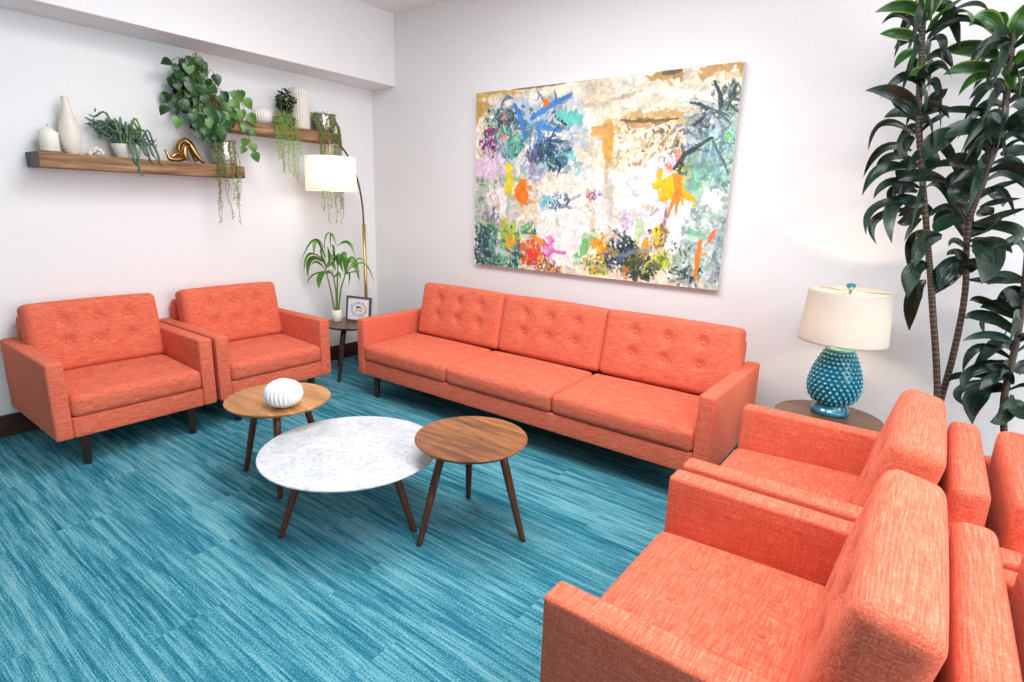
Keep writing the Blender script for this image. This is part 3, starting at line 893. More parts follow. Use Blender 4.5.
DRACAENA = [
 ((4.121,-0.36,2.277),(4.043,-0.442,2.324),(3.933,-0.51,2.3),0.051,1,1),
 ((4.108,-0.36,2.223),(4.025,-0.427,2.299),(3.964,-0.482,2.255),0.026,0,1),
 ((4.104,-0.36,2.207),(4.034,-0.386,2.231),(3.954,-0.407,2.237),0.048,1,1),
 ((4.119,-0.36,2.156),(4.065,-0.411,2.139),(4.036,-0.453,2.077),0.039,1,1),
 ((4.16,-0.36,2.044),(4.136,-0.424,2.063),(4.099,-0.477,2.037),0.043,1,1),
 ((4.157,-0.36,1.858),(4.078,-0.418,1.966),(3.942,-0.465,1.995),0.066,0,1),
 ((4.152,-0.36,1.867),(4.098,-0.392,1.926),(4.042,-0.419,1.952),0.053,0,1),
 ((4.163,-0.36,1.892),(4.195,-0.312,1.965),(4.238,-0.274,2.009),0.062,0,1),
 ((4.168,-0.36,1.814),(4.206,-0.391,1.859),(4.264,-0.417,1.886),0.035,0,1),
 ((4.157,-0.36,1.884),(4.21,-0.344,1.916),(4.258,-0.331,1.923),0.031,0,1),
 ((4.118,-0.36,2.294),(4.101,-0.386,2.369),(4.071,-0.407,2.454),0.064,1,1),
 ((4.121,-0.36,2.277),(4.13,-0.387,2.356),(4.16,-0.408,2.421),0.064,1,1),
 ((4.128,-0.36,2.236),(4.168,-0.381,2.297),(4.236,-0.397,2.335),0.047,1,1),
 ((4.133,-0.36,2.203),(4.178,-0.399,2.235),(4.243,-0.431,2.253),0.034,0,1),
 ((4.142,-0.36,2.194),(4.184,-0.346,2.199),(4.199,-0.334,2.111),0.034,0,1),
 ((4.151,-0.36,2.011),(4.142,-0.457,2.036),(4.159,-0.536,2.067),0.043,0,1),
 ((4.128,-0.36,2.146),(4.132,-0.38,2.084),(4.148,-0.396,1.989),0.061,1,1),
 ((4.127,-0.36,2.237),(4.243,-0.441,2.297),(4.325,-0.507,2.241),0.029,0,1),
 ((4.139,-0.36,2.217),(4.179,-0.321,2.272),(4.211,-0.289,2.275),0.043,1,1),
 ((4.168,-0.36,2.286),(4.248,-0.471,2.267),(4.28,-0.561,2.193),0.04,1,1),
 ((4.391,-0.3,2.179),(4.329,-0.351,2.255),(4.268,-0.392,2.227),0.066,1,2),
 ((4.396,-0.3,2.106),(4.294,-0.254,2.17),(4.19,-0.217,2.181),0.069,1,2),
 ((4.406,-0.3,2.051),(4.308,-0.332,2.078),(4.212,-0.358,2.051),0.055,1,2),
 ((4.386,-0.3,2.035),(4.323,-0.337,2.034),(4.28,-0.368,1.959),0.038,1,2),
 ((4.409,-0.3,1.996),(4.36,-0.419,1.98),(4.319,-0.517,1.919),0.037,0,2),
 ((4.429,-0.3,2.174),(4.434,-0.319,2.238),(4.448,-0.334,2.309),0.077,1,2),
 ((4.426,-0.3,2.147),(4.41,-0.273,2.164),(4.378,-0.251,2.182),0.05,1,2),
 ((4.397,-0.3,2.187),(4.376,-0.288,2.263),(4.344,-0.279,2.275),0.042,1,2),
 ((4.443,-0.3,1.845),(4.338,-0.361,1.899),(4.194,-0.411,1.893),0.034,0,2),
 ((4.419,-0.3,1.808),(4.334,-0.376,1.832),(4.216,-0.438,1.764),0.068,0,2),
 ((4.443,-0.3,1.759),(4.387,-0.24,1.826),(4.353,-0.191,1.893),0.062,0,2),
 ((4.472,-0.3,1.815),(4.501,-0.326,1.847),(4.54,-0.348,1.824),0.05,0,2),
 ((4.47,-0.3,1.74),(4.505,-0.366,1.769),(4.545,-0.42,1.762),0.033,0,2),
 ((4.466,-0.3,1.721),(4.526,-0.265,1.741),(4.575,-0.235,1.733),0.06,0,2),
 ((4.436,-0.3,2.093),(4.46,-0.352,2.097),(4.493,-0.395,2.093),0.065,1,2),
 ((4.44,-0.3,2.029),(4.473,-0.328,2.039),(4.512,-0.35,2.013),0.057,1,2),
 ((4.45,-0.3,1.974),(4.478,-0.321,1.977),(4.509,-0.338,1.998),0.025,0,2),
 ((4.424,-0.3,2.076),(4.438,-0.356,2.019),(4.452,-0.401,1.966),0.066,1,2),
 ((4.15,-0.36,1.811),(4.015,-0.297,1.874),(3.97,-0.246,1.756),0.033,0,1),
 ((4.151,-0.36,1.802),(4.127,-0.478,1.748),(4.143,-0.575,1.68),0.061,0,1),
 ((4.15,-0.36,1.741),(4.034,-0.316,1.757),(3.972,-0.281,1.63),0.038,0,1),
 ((4.164,-0.36,1.705),(4.057,-0.312,1.716),(4.026,-0.274,1.63),0.038,0,1),
 ((4.163,-0.36,1.661),(4.052,-0.45,1.656),(4.005,-0.523,1.536),0.05,0,1),
 ((4.185,-0.36,1.669),(4.138,-0.346,1.671),(4.114,-0.334,1.617),0.069,0,1),
 ((4.299,-0.36,1.607),(4.208,-0.422,1.63),(4.123,-0.472,1.606),0.062,0,1),
 ((4.207,-0.36,1.58),(4.1,-0.453,1.602),(4.051,-0.529,1.523),0.041,0,1),
 ((4.202,-0.36,1.562),(4.112,-0.305,1.572),(4.105,-0.26,1.498),0.052,0,1),
 ((4.207,-0.36,1.535),(4.123,-0.426,1.495),(4.148,-0.48,1.332),0.059,0,1),
 ((4.216,-0.36,1.526),(4.063,-0.473,1.493),(4.051,-0.565,1.366),0.036,0,1),
 ((4.214,-0.36,1.49),(4.066,-0.401,1.438),(4.087,-0.435,1.322),0.037,0,1),
 ((4.279,-0.36,1.464),(4.206,-0.332,1.49),(4.144,-0.31,1.451),0.06,0,1),
 ((4.237,-0.36,1.445),(4.213,-0.412,1.416),(4.192,-0.454,1.343),0.027,0,1),
 ((4.325,-0.36,1.367),(4.264,-0.431,1.338),(4.249,-0.488,1.231),0.081,0,1),
 ((4.371,-0.3,1.477),(4.325,-0.267,1.457),(4.3,-0.241,1.381),0.087,0,2),
 ((4.215,-0.36,1.756),(4.232,-0.328,1.697),(4.231,-0.302,1.655),0.063,0,1),
 ((4.307,-0.36,1.812),(4.243,-0.467,1.77),(4.21,-0.555,1.68),0.089,0,1),
 ((4.248,-0.36,1.517),(4.196,-0.415,1.515),(4.15,-0.46,1.531),0.054,0,1),
 ((4.231,-0.36,1.481),(4.19,-0.339,1.443),(4.145,-0.321,1.422),0.056,0,1),
 ((4.421,-0.3,1.622),(4.348,-0.258,1.7),(4.289,-0.224,1.723),0.067,0,2),
 ((4.41,-0.3,1.557),(4.353,-0.247,1.625),(4.293,-0.203,1.628),0.077,0,2),
 ((4.423,-0.3,1.529),(4.354,-0.336,1.565),(4.341,-0.365,1.507),0.075,0,2),
 ((4.434,-0.3,1.463),(4.456,-0.409,1.482),(4.473,-0.499,1.499),0.059,0,2),
 ((4.435,-0.3,1.501),(4.487,-0.372,1.524),(4.557,-0.431,1.537),0.025,0,2),
 ((4.43,-0.3,1.571),(4.494,-0.266,1.559),(4.517,-0.238,1.504),0.057,0,2),
 ((4.439,-0.3,1.567),(4.507,-0.285,1.6),(4.569,-0.272,1.623),0.039,0,2),
 ((4.424,-0.3,1.434),(4.524,-0.371,1.475),(4.579,-0.43,1.498),0.038,0,2),
 ((4.434,-0.3,1.377),(4.481,-0.42,1.419),(4.496,-0.519,1.465),0.021,0,2),
 ((4.418,-0.3,1.424),(4.567,-0.333,1.413),(4.569,-0.36,1.349),0.055,0,2),
 ((4.436,-0.3,1.367),(4.499,-0.395,1.308),(4.492,-0.472,1.182),0.112,0,2),
 ((4.437,-0.3,1.27),(4.373,-0.347,1.228),(4.358,-0.385,1.13),0.09,0,2),
 ((4.453,-0.3,1.182),(4.559,-0.378,1.199),(4.624,-0.441,1.212),0.047,0,2),
 ((4.431,-0.3,1.309),(4.374,-0.416,1.357),(4.354,-0.511,1.331),0.026,0,2),
 ((4.432,-0.3,1.348),(4.382,-0.265,1.413),(4.35,-0.236,1.46),0.041,0,2),
 ((4.441,-0.3,1.25),(4.391,-0.395,1.301),(4.354,-0.473,1.292),0.04,0,2),
 ((4.455,-0.3,1.212),(4.454,-0.362,1.255),(4.485,-0.412,1.28),0.062,0,2),
 ((4.435,-0.3,1.328),(4.508,-0.404,1.356),(4.565,-0.49,1.318),0.051,0,2),
 ((4.427,-0.3,1.257),(4.372,-0.319,1.209),(4.339,-0.335,1.103),0.101,0,2),
 ((4.66,-0.26,1.021),(4.527,-0.283,1.091),(4.474,-0.302,1.087),0.036,0,3),
 ((4.671,-0.26,1.011),(4.595,-0.23,1.065),(4.519,-0.206,1.052),0.063,0,3),
 ((4.66,-0.26,0.976),(4.536,-0.316,1.028),(4.467,-0.363,1.014),0.058,0,3),
 ((4.656,-0.26,0.952),(4.55,-0.2,1.008),(4.563,-0.152,0.919),0.046,0,3),
 ((4.669,-0.26,0.909),(4.565,-0.353,0.953),(4.473,-0.429,0.922),0.04,0,3),
 ((4.669,-0.26,0.839),(4.546,-0.288,0.881),(4.504,-0.311,0.758),0.041,0,3),
 ((4.673,-0.26,0.817),(4.544,-0.339,0.784),(4.51,-0.403,0.709),0.073,0,3),
 ((4.685,-0.26,0.701),(4.587,-0.236,0.661),(4.59,-0.215,0.492),0.122,0,3),
 ((4.668,-0.26,0.745),(4.514,-0.326,0.752),(4.46,-0.381,0.717),0.041,0,3),
 ((4.626,-0.26,0.736),(4.507,-0.356,0.685),(4.532,-0.435,0.634),0.041,0,3),
 ((4.698,-0.26,0.68),(4.68,-0.346,0.604),(4.629,-0.417,0.577),0.072,0,3),
 ((4.655,-0.26,1.187),(4.566,-0.301,1.204),(4.519,-0.335,1.169),0.057,0,3),
 ((4.659,-0.26,1.166),(4.607,-0.249,1.136),(4.578,-0.239,1.109),0.049,0,3),
 ((4.679,-0.26,0.922),(4.688,-0.338,0.971),(4.707,-0.403,0.963),0.06,0,3),
 ((4.687,-0.26,0.784),(4.721,-0.213,0.804),(4.767,-0.175,0.758),0.072,0,3),
 ((4.689,-0.26,0.726),(4.635,-0.351,0.805),(4.567,-0.425,0.831),0.062,0,3),
 ((4.693,-0.26,0.655),(4.727,-0.319,0.632),(4.761,-0.367,0.608),0.08,0,3),
 ((4.652,-0.26,1.065),(4.609,-0.363,1.127),(4.564,-0.447,1.163),0.052,0,3),
 ((4.653,-0.26,1.11),(4.666,-0.326,1.141),(4.698,-0.38,1.108),0.06,0,3),
 ((4.683,-0.26,0.76),(4.62,-0.31,0.758),(4.576,-0.352,0.699),0.054,0,3),
 ((4.285,-0.36,1.346),(4.234,-0.301,1.341),(4.215,-0.252,1.221),0.084,0,1),
 ((4.297,-0.36,1.235),(4.246,-0.444,1.21),(4.246,-0.512,1.096),0.082,0,1),
 ((4.301,-0.36,1.165),(4.263,-0.298,1.074),(4.273,-0.248,0.908),0.067,0,1),
 ((4.388,-0.3,1.469),(4.326,-0.396,1.433),(4.301,-0.475,1.384),0.071,0,2),
 ((4.427,-0.3,1.403),(4.37,-0.262,1.502),(4.331,-0.231,1.57),0.063,0,2),
 ((4.419,-0.3,1.369),(4.464,-0.288,1.422),(4.523,-0.279,1.457),0.062,0,2),
]
BAMBOO_STEMS = [[(0.34,-0.739,0.541),(0.324,-0.751,0.692),(0.294,-0.773,0.893),(0.293,-0.773,1.012)],[(0.338,-0.721,0.539),(0.343,-0.717,0.69),(0.332,-0.726,0.812),(0.325,-0.731,0.879)],[(0.333,-0.706,0.536),(0.339,-0.702,0.716),(0.351,-0.693,0.919),(0.354,-0.691,0.999)],[(0.331,-0.689,0.533),(0.352,-0.674,0.714),(0.383,-0.65,0.838),(0.387,-0.647,0.892)]]
BAMBOO_LEAVES = [((0.282,-0.757,1.037),(0.189,-0.795,1.125),(0.072,-0.85,0.946),0.011,0),((0.275,-0.762,0.984),(0.269,-0.826,1.124),(0.285,-0.874,1.004),0.03,0),((0.278,-0.759,0.944),(0.195,-0.852,1.009),(0.173,-0.899,0.851),0.016,0),((0.278,-0.76,0.931),(0.179,-0.828,0.967),(0.147,-0.848,0.804),0.03,0),((0.275,-0.762,0.863),(0.178,-0.82,0.832),(0.126,-0.845,0.747),0.01,0),((0.275,-0.762,0.863),(0.239,-0.793,0.822),(0.23,-0.804,0.714),0.034,0),((0.272,-0.764,0.917),(0.26,-0.782,0.997),(0.264,-0.789,1.064),0.025,0),((0.277,-0.76,0.917),(0.32,-0.749,0.96),(0.323,-0.767,1.08),0.036,0),((0.331,-0.72,0.906),(0.351,-0.727,1.041),(0.357,-0.745,1.094),0.03,0),((0.28,-0.758,0.984),(0.319,-0.776,1.158),(0.405,-0.759,1.175),0.012,0),((0.315,-0.732,1.051),(0.349,-0.742,1.178),(0.406,-0.735,1.071),0.014,0),((0.358,-0.7,0.92),(0.353,-0.697,1.0),(0.384,-0.667,0.853),0.036,0),((0.358,-0.7,0.92),(0.388,-0.662,1.001),(0.384,-0.65,0.852),0.041,0),((0.364,-0.696,1.08),(0.446,-0.652,1.11),(0.503,-0.629,0.994),0.019,0),((0.366,-0.694,0.987),(0.39,-0.646,1.026),(0.378,-0.623,0.917),0.012,0),((0.404,-0.666,0.841),(0.449,-0.629,0.977),(0.496,-0.591,0.79),0.041,0),((0.404,-0.666,0.841),(0.53,-0.579,0.947),(0.608,-0.527,0.776),0.011,0),((0.399,-0.67,0.841),(0.476,-0.638,0.873),(0.536,-0.619,0.864),0.011,0),((0.393,-0.674,0.841),(0.416,-0.633,0.853),(0.391,-0.628,0.741),0.012,0),((0.27,-0.765,0.877),(0.269,-0.83,0.948),(0.271,-0.892,0.925),0.019,0),((0.327,-0.723,0.812),(0.291,-0.734,0.863),(0.251,-0.747,0.833),0.022,0),((0.327,-0.723,0.812),(0.398,-0.724,0.859),(0.443,-0.744,0.812),0.022,0),((0.404,-0.666,0.841),(0.483,-0.606,0.972),(0.535,-0.566,0.953),0.011,0),((0.276,-0.761,0.89),(0.354,-0.751,0.936),(0.406,-0.76,0.876),0.025,0),((0.358,-0.7,0.907),(0.364,-0.739,1.003),(0.364,-0.783,0.913),0.022,0)]
# ------------------------------------------------------------------ upholstered seating
W, D, TA, HA, ZB = 0.825, 0.828, 0.08, 0.60, 0.181
CW = W - 2 * TA                       # one cushion between the arms


def leg_mesh(x, y):
    return MB().lathe([(0.014, 0), (0.018, 0.002), (0.027, ZB - 0.004), (0.027, ZB + 0.006)], 20, TR((x, y, 0)))


def seat_cushion(root, y, w):
    """cushion lying on the base, its buttons sunk into it"""
    cx, cz, dx, h = 0.575, 0.3525, 0.52, 0.118
    spots = [(sx, sy * w / 0.665) for sx in (-0.14, 0.09) for sy in (-0.165, 0.005, 0.172)]
    seat_m = TR((cx, y, cz + 0.008), 0, math.radians(2.2))
    mb = MB().pad((dx, w - 0.004, h), 0.03, (34, 42, 4), 0.018, spots, 0.006, seat_m, 0.009)
    o = mb.build('seat_cushion', M['fabric'], root)
    for sx, sy in spots:
        z = h / 2 + mb.top(sx, sy)
        MB().lathe([(0.0001, 0.007), (0.007, 0.006), (0.0115, 0.003), (0.0125, -0.003)], 14, seat_m @ TR((sx, sy, z))).build('button', M['fabric'], o)
    return o


def back_cushion(root, y, w, extra=0.0, shift=0.0):
    """leaning tufted cushion; local +z is its front face"""
    hgt, thk = 0.41, 0.135
    lean = math.radians(11.5)
    mtx = TR((0.229, y + shift, 0.614 if extra > 0 else 0.622)) @ Matrix.Rotation(PI / 2 - lean, 4, 'Y')
    # local x runs down the cushion, local y across, local z to the front
    spots = [(sx, sy * w / 0.665) for sx in (-0.088, 0.04) for sy in (-0.165, 0.0, 0.168)]
    mb = MB().pad((hgt, w - 0.002 + extra, thk), 0.034, (34, 46, 4), 0.026, spots, 0.006, mtx, 0.024, 0.012)
    o = mb.build('back_cushion', M['fabric'], root)
    for sx, sy in spots:
        z = thk / 2 + mb.top(sx, sy)
        MB().lathe([(0.0001, 0.010), (0.008, 0.0085), (0.0135, 0.004), (0.0145, -0.004)], 14, mtx @ TR((sx, sy, z))).build('button', M['fabric'], o)
    return o


def seating(name, label, cat, loc, rz, width, cushions, group):
    """origin at the middle of the back on the floor, front towards +x"""
    t = thing(name, label, cat, loc, rz, group)
    hw = width / 2
    for s in (-1, 1):
        MB().pad((D, TA, HA - ZB), 0.014, (8, 2, 6), 0.0, (), 0.0, TR((D / 2, s * (hw - TA / 2), (HA + ZB) / 2))).build('armrest', M['fabric'], t)
    MB().pad((D - 0.03, width - 2 * TA - 0.002, 0.112), 0.01, (4, 4, 2), 0.0, (), 0.0, TR((D / 2 + 0.011, 0, ZB + 0.056))).build('seat_base', M['fabric'], t)
    MB().pad((0.09, width - 2 * TA - 0.002, 0.445), 0.028, (3, 12, 6), 0.0, (), 0.004, TR((0.062, 0, 0.512))).build('back_frame', M['fabric'], t)
    cw = (width - 2 * TA) / cushions
    for k in range(cushions):
        y = -hw + TA + cw * (k + 0.5)
        seat_cushion(t, y, cw)
        back_cushion(t, y, cw, *((0.022, 0.0) if cushions == 1 else (-0.005, 0.038 - 0.008 * k)))
    for x in (0.07, D - 0.067):
        for s in (-1, 1):
            leg_mesh(x, s * (hw - TA - 0.056)).build('leg', M['darkleg'], t)
    return t


G = 'matching coral armchairs'
chair = seating('armchair', 'coral tufted armchair at the left edge of the picture, below the long timber shelf', 'armchair', (0.0175, -2.4034, 0), 0, W, 1, G)
dup(chair, (0.0175, -1.558, 0), 0, 'coral tufted armchair with its back to the shelf wall, right beside the bamboo plant table')
dup(chair, (4.563, -2.2294, 0), PI, 'large coral armchair seen from behind its arm, in the nearest right foreground')
dup(chair, (4.563, -1.3659, 0), PI, 'coral armchair in front of the teal table lamp, facing the coffee tables')
dup(chair, (4.575, -2.2294, 0), 0, 'coral armchair turned away, back to back with the nearest foreground chair')
dup(chair, (4.575, -1.3659, 0), 0, 'coral armchair turned away at right edge, in front of the tall dark plant')
SW = 2.6386
sofa = seating('sofa', 'long coral three-seat sofa with tufted back cushions under the abstract painting', 'sofa', (0.9673 + SW / 2, -1.0012 + D, 0), -PI / 2, SW, 3, None)


# ------------------------------------------------------------------ tables
def table(label, loc, r, h, foot_r, a0, top_mat, legs_mat, group, thick=0.022, leg_r=0.019, rot=0.0, top_r=None):
    t = thing('coffee_table' if 'marble' in label else 'side_table', label, 'table', loc, 0, group)
    top = MB().lathe([(r - 0.05, h - thick), (r - 0.02, h - thick), (r - 0.003, h - 0.008), (r, h - 0.004), (r - 0.002, h), (0.0001, h)], 72).build('tabletop', top_mat, t)
    sharp(top, 50)
    for k in range(3):
        a = math.radians(a0 + 120 * k)
        tr = top_r or foot_r * 0.55
        p0 = Vector((tr * math.cos(a), tr * math.sin(a), h - thick + 0.001))
        p1 = Vector((foot_r * math.cos(a), foot_r * math.sin(a), 0.0))
        d = (p0 - p1)
        pts = [p1, p1 + d * 0.03, p1 + d * 0.55, p0]
        mb = MB().tube(pts, [leg_r * 0.62, leg_r * 0.7, leg_r * 0.92, leg_r], 16, 2)
        mb.v = [(x, y, max(0.0, min(h - thick + 0.002, z))) for x, y, z in mb.v]
        mb.build('leg', legs_mat, t)
    return t


TG = 'round walnut side tables'
table('low round white marble coffee table on three walnut legs', (2.31, -2.085, 0), 0.401, 0.340, 0.334, 14.7, M['marble'], M['legwood'], None, 0.02, 0.02, top_r=0.22)
table('round walnut side table with an empty top, right of the marble coffee table', (2.804, -1.81, 0), 0.25, 0.446, 0.262, 13.5, M['walnut'], M['legwood'], TG)
table('round walnut side table, a golden reflection in its colour, holding the white ribbed vase', (1.72, -2.083, 0), 0.258, 0.446, 0.235, 84, M['walnut_reflect'], M['legwood'], TG)
table('round walnut side table in the corner, between armchair and sofa', (0.475, -0.655, 0), 0.25, 0.446, 0.27, 294, M['walnut_dim'], M['darkleg'], TG)
table('round brown side table carrying the teal lamp, behind the armchair', (4.01, -0.418, 0), 0.25, 0.446, 0.262, 30, M['walnut_dim'], M['darkleg'], TG)


def urchin(name, label, loc, r, h, ribs, mat, group=None, rough=True):
    """squat ribbed vase with a small mouth"""
    t = thing(name, label, 'vase', loc, 0, group)
    prof = []
    n = 26
    for i in range(n + 1):
        a = -PI / 2 + (PI * 0.93) * i / n
        rr, zz = math.cos(a) ** 0.85, (math.sin(a) + 1) / 2
        prof.append((max(0.30 * r if i == 0 else 0.02 * r, rr * r), zz * h))
    prof = [q for q in prof if not (q[0] < 0.26 * r and q[1] > h * 0.5)]
    z1 = prof[-1][1]
    prof += [(0.27 * r, z1 + 0.003), (0.24 * r, z1 + 0.002), (0.225 * r, z1 - 0.012), (0.30 * r, h * 0.6), (0.30 * r, h * 0.2), (0.001, h * 0.18)]

    def fn(rr, z, a):
        k = 0.055 * max(0, (rr / r - 0.3)) / 0.7
        bead = 0.018 * math.sin(z / h * 90) if rough else 0
        return rr * (1 + k * (abs(math.cos(ribs / 2 * a)) * 2 - 1) + bead * k * 12 * 0.4), z
    MB().lathe(prof, ribs * 8, None, fn).build('body', mat, t)
    return t


urchin('ribbed_vase', 'round white ribbed sea-urchin vase on the golden-toned walnut table', (1.856, -2.134, 0.446), 0.088, 0.137, 26, M['matte_white'])


# ------------------------------------------------------------------ timber shelves
def shelf(label, y0, y1, z0, z1):
    t = thing('floating_shelf', label, 'shelf', (0, (y0 + y1) / 2, z0), 0, 'rustic timber shelves')
    h = (y1 - y0) / 2
    MB().box((0.0, -h + 0.002, 0), (0.225, h - 0.002, z1 - z0)).build('plank', M['rustic'], t, smooth=False, bevel=0.004)
    MB().box((-0.0, -h - 0.001, -0.001), (0.2265, -h + 0.0019, z1 - z0 + 0.001)).build('end_cap', M['endcap'], t, smooth=False)['label'] = 'dark end cap'
    return t


S1, S2 = 1.664, 1.980
shelf('lower rustic timber wall shelf with candle, vase and gold knot', -2.546, -1.358, 1.581, S1)
shelf('upper rustic timber wall shelf with the leafy pothos, nearer the corner', -1.61, -0.508, 1.905, S2)

# candle on its dish
t = thing('candle_dish', 'small cream dish under the white candle on the lower shelf', 'dish', (0.115, -2.455, S1))
MB().lathe([(0.028, 0), (0.032, 0.004), (0.05, 0.011), (0.053, 0.015), (0.046, 0.014), (0.001, 0.010)], 36).build('bowl', M['cream'], t)
t = thing('candle', 'thick white pillar candle with pointed top on the lower shelf', 'candle', (0.115, -2.455, S1 + 0.0152))
MB().lathe([(0.043, 0), (0.047, 0.003), (0.047, 0.098), (0.043, 0.104), (0.028, 0.116), (0.012, 0.13), (0.0001, 0.133)], 36).build('wax', M['wax'], t)
MB().tube([(0, 0, 0.130), (0.001, 0.001, 0.138), (0.003, 0.002, 0.146)], 0.0018, 6).build('wick', M['wick'], t)

# tall bottle vase with relief dots
t = thing('bottle_vase', 'tall cream bottle vase with raised dots beside the candle', 'vase', (0.10, -2.345, S1))
prof = [(0.030, 0), (0.034, 0.004), (0.046, 0.04), (0.054, 0.085), (0.055, 0.115), (0.050, 0.155), (0.040, 0.20), (0.029, 0.24), (0.022, 0.27), (0.0195, 0.295), (0.0195, 0.315), (0.022, 0.324), (0.019, 0.326), (0.016, 0.318), (0.015, 0.25), (0.001, 0.24)]
MB().lathe(prof, 40).build('body', M['cream'], t)
mb = MB()
for i in range(13):
    z = 0.02 + i * 0.0165
    r = float(np.interp(z, [q[1] for q in prof[:12]], [q[0] for q in prof[:12]]))
    for k in range(18):
        a = 2 * PI * (k + 0.5 * (i % 2)) / 18
        mb.lathe([(0.0042, -0.002), (0.003, 0.0016), (0.0001, 0.0026)], 6, TR((r * math.cos(a), r * math.sin(a), z)) @ Matrix.Rotation(a, 4, 'Z') @ Matrix.Rotation(PI / 2, 4, 'Y'))
mb.build('relief_dots', M['cream'], t)['kind'] = 'stuff'

# chunk of coral
rnd = random.Random(3)
mb = MB()
for i in range(30):
    a, q = rnd.uniform(0, 2 * PI), rnd.uniform(0, 1) ** 0.6
    c = (0.030 * q * math.cos(a), 0.047 * q * math.sin(a), 0.012 + 0.046 * (1 - q) * rnd.uniform(0.5, 1))
    s = rnd.uniform(0.010, 0.017)
    mb.lathe([(0.0001, -1.0 * s), (0.7 * s, -0.7 * s), (s, 0), (0.75 * s, 0.65 * s), (0.0001, s * 0.95)], 9, TR(c, rnd.uniform(0, 3), rnd.uniform(0, 3)))
mb.v = [(x, y, max(0.0, z)) for x, y, z in mb.v]
tag(mb.build('coral_chunk', M['coral'], None, loc=(0.125, -2.235, S1)), 'rough white lump of coral left of the blue-green succulent', 'ornament')


def pot_lathe(r0, r1, h, wall=0.006):
    return [(r0 * 0.96, 0), (r0, 0.003), (r1, h - 0.003), (r1 - 0.001, h), (r1 - wall, h), (r0 - wall, h * 0.72), (0.001, h * 0.72)]


# blue-green finger succulent
t = thing('potted_succulent', 'blue-green finger succulent spilling from a white pot on the lower shelf', 'plant', (0.115, -2.06, S1))
MB().lathe(pot_lathe(0.062, 0.085, 0.085), 36).build('pot', M['white_ceramic'], t)
MB().lathe([(0.075, 0.066), (0.05, 0.074), (0.001, 0.078)], 24).build('soil', M['soil'], t)
rnd = random.Random(11)
fol, tip = MB(), MB()
for i in range(74):
    a = rnd.uniform(0, 2 * PI)
    out = rnd.uniform(0.04, 0.165)
    oy = 1.15
    s = Vector((0.05 * math.cos(a) * rnd.random(), 0.07 * math.sin(a) * rnd.random(), 0.07))
    ex, ey = out * math.cos(a) * 0.62, out * math.sin(a) * oy
    rise = rnd.uniform(0.05, 0.18)
    drop = rnd.choice([rnd.uniform(-0.01, 0.07), rnd.uniform(0.0, 0.09)])
    e = Vector((max(-0.09, ex), ey, 0.075 + rise * 0.7 - drop + (0.05 if ey < -0.05 else 0)))
    m = Vector((s.x + (e.x - s.x) * 0.55 + rnd.uniform(-0.015, 0.02), s.y + (e.y - s.y) * rnd.uniform(0.3, 0.75), 0.08 + rise * rnd.uniform(0.5, 1.1)))
    e2 = e + Vector((rnd.uniform(-0.01, 0.02), 0.03 * rnd.uniform(-1, 1) + 0.02 * math.sin(a), rnd.uniform(-0.005, 0.035)))
    target = tip if rnd.random() < 0.45 and abs(ey) < 0.08 else fol
    target.tube([s, m, e, e2], [0.005, 0.0065, 0.006, 0.002], 6, 4)
    if rnd.random() < 0.8:
        for q in range(3):
            b = s.lerp(e, rnd.uniform(0.4, 1.0)) + Vector((0, 0, 0.035))
            target.tube([b, b + Vector((rnd.uniform(0, 0.02), rnd.uniform(-0.02, 0.02), rnd.uniform(0.0, 0.02)))], [0.0055, 0.0015], 5, 1)
for y, z in ((0.012, -0.105), (-0.01, -0.04), (0.075, -0.02), (0.13, -0.03), (0.10, 0.0), (0.055, 0.005), (-0.02, 0.02)):
    fol.tube([(0.06, y * 0.6, 0.085), (0.10, y * 0.9 - 0.005, 0.09), (0.117, y, 0.03 + z * 0.2), (0.119, y + 0.004, z + 0.02), (0.121, y + 0.02, z)], [0.006, 0.0075, 0.0075, 0.006, 0.002], 6, 4)
fol.build('foliage', M['succulent'], t)
tip.build('new_growth', M['succulent_green'], t)['label'] = 'brighter green new growth'

# gold knot sculpture
t = thing('knot_sculpture', 'shiny gold coiled tentacle sculpture on the lower shelf', 'sculpture', (0.115, -1.715, S1))
g = 0.016
MB().tube([(0.02, -0.135, 0.075), (0.028, -0.122, 0.05), (0.03, -0.115, 0.025), (0.03, -0.095, g), (0.03, -0.055, g + 0.002), (0.02, -0.03, 0.03), (0.005, -0.035, 0.055), (-0.005, -0.06, 0.05), (0.0, -0.085, 0.03)], [0.006, 0.010, 0.013, 0.0155, 0.016, 0.016, 0.015, 0.012, 0.007], 12, 5).build('curl', M['gold'], t)
MB().tube([(-0.02, 0.0, g), (-0.02, -0.025, 0.07), (-0.015, -0.02, 0.12), (0.0, 0.01, 0.142), (0.015, 0.035, 0.12), (0.022, 0.05, 0.085), (0.028, 0.075, 0.045), (0.032, 0.10, 0.014), (0.03, 0.112, 0.012)], [0.016, 0.020, 0.022, 0.024, 0.023, 0.020, 0.016, 0.012, 0.007], 14, 5).build('arch', M['gold'], t)
MB().tube([(0.04, -0.01, g), (0.045, -0.02, 0.06), (0.035, -0.005, 0.105), (0.012, 0.03, 0.115), (-0.015, 0.055, 0.085), (-0.025, 0.075, 0.04), (-0.02, 0.085, g)], [0.016, 0.018, 0.020, 0.019, 0.017, 0.015, 0.014], 12, 5).build('loop', M['gold'], t)


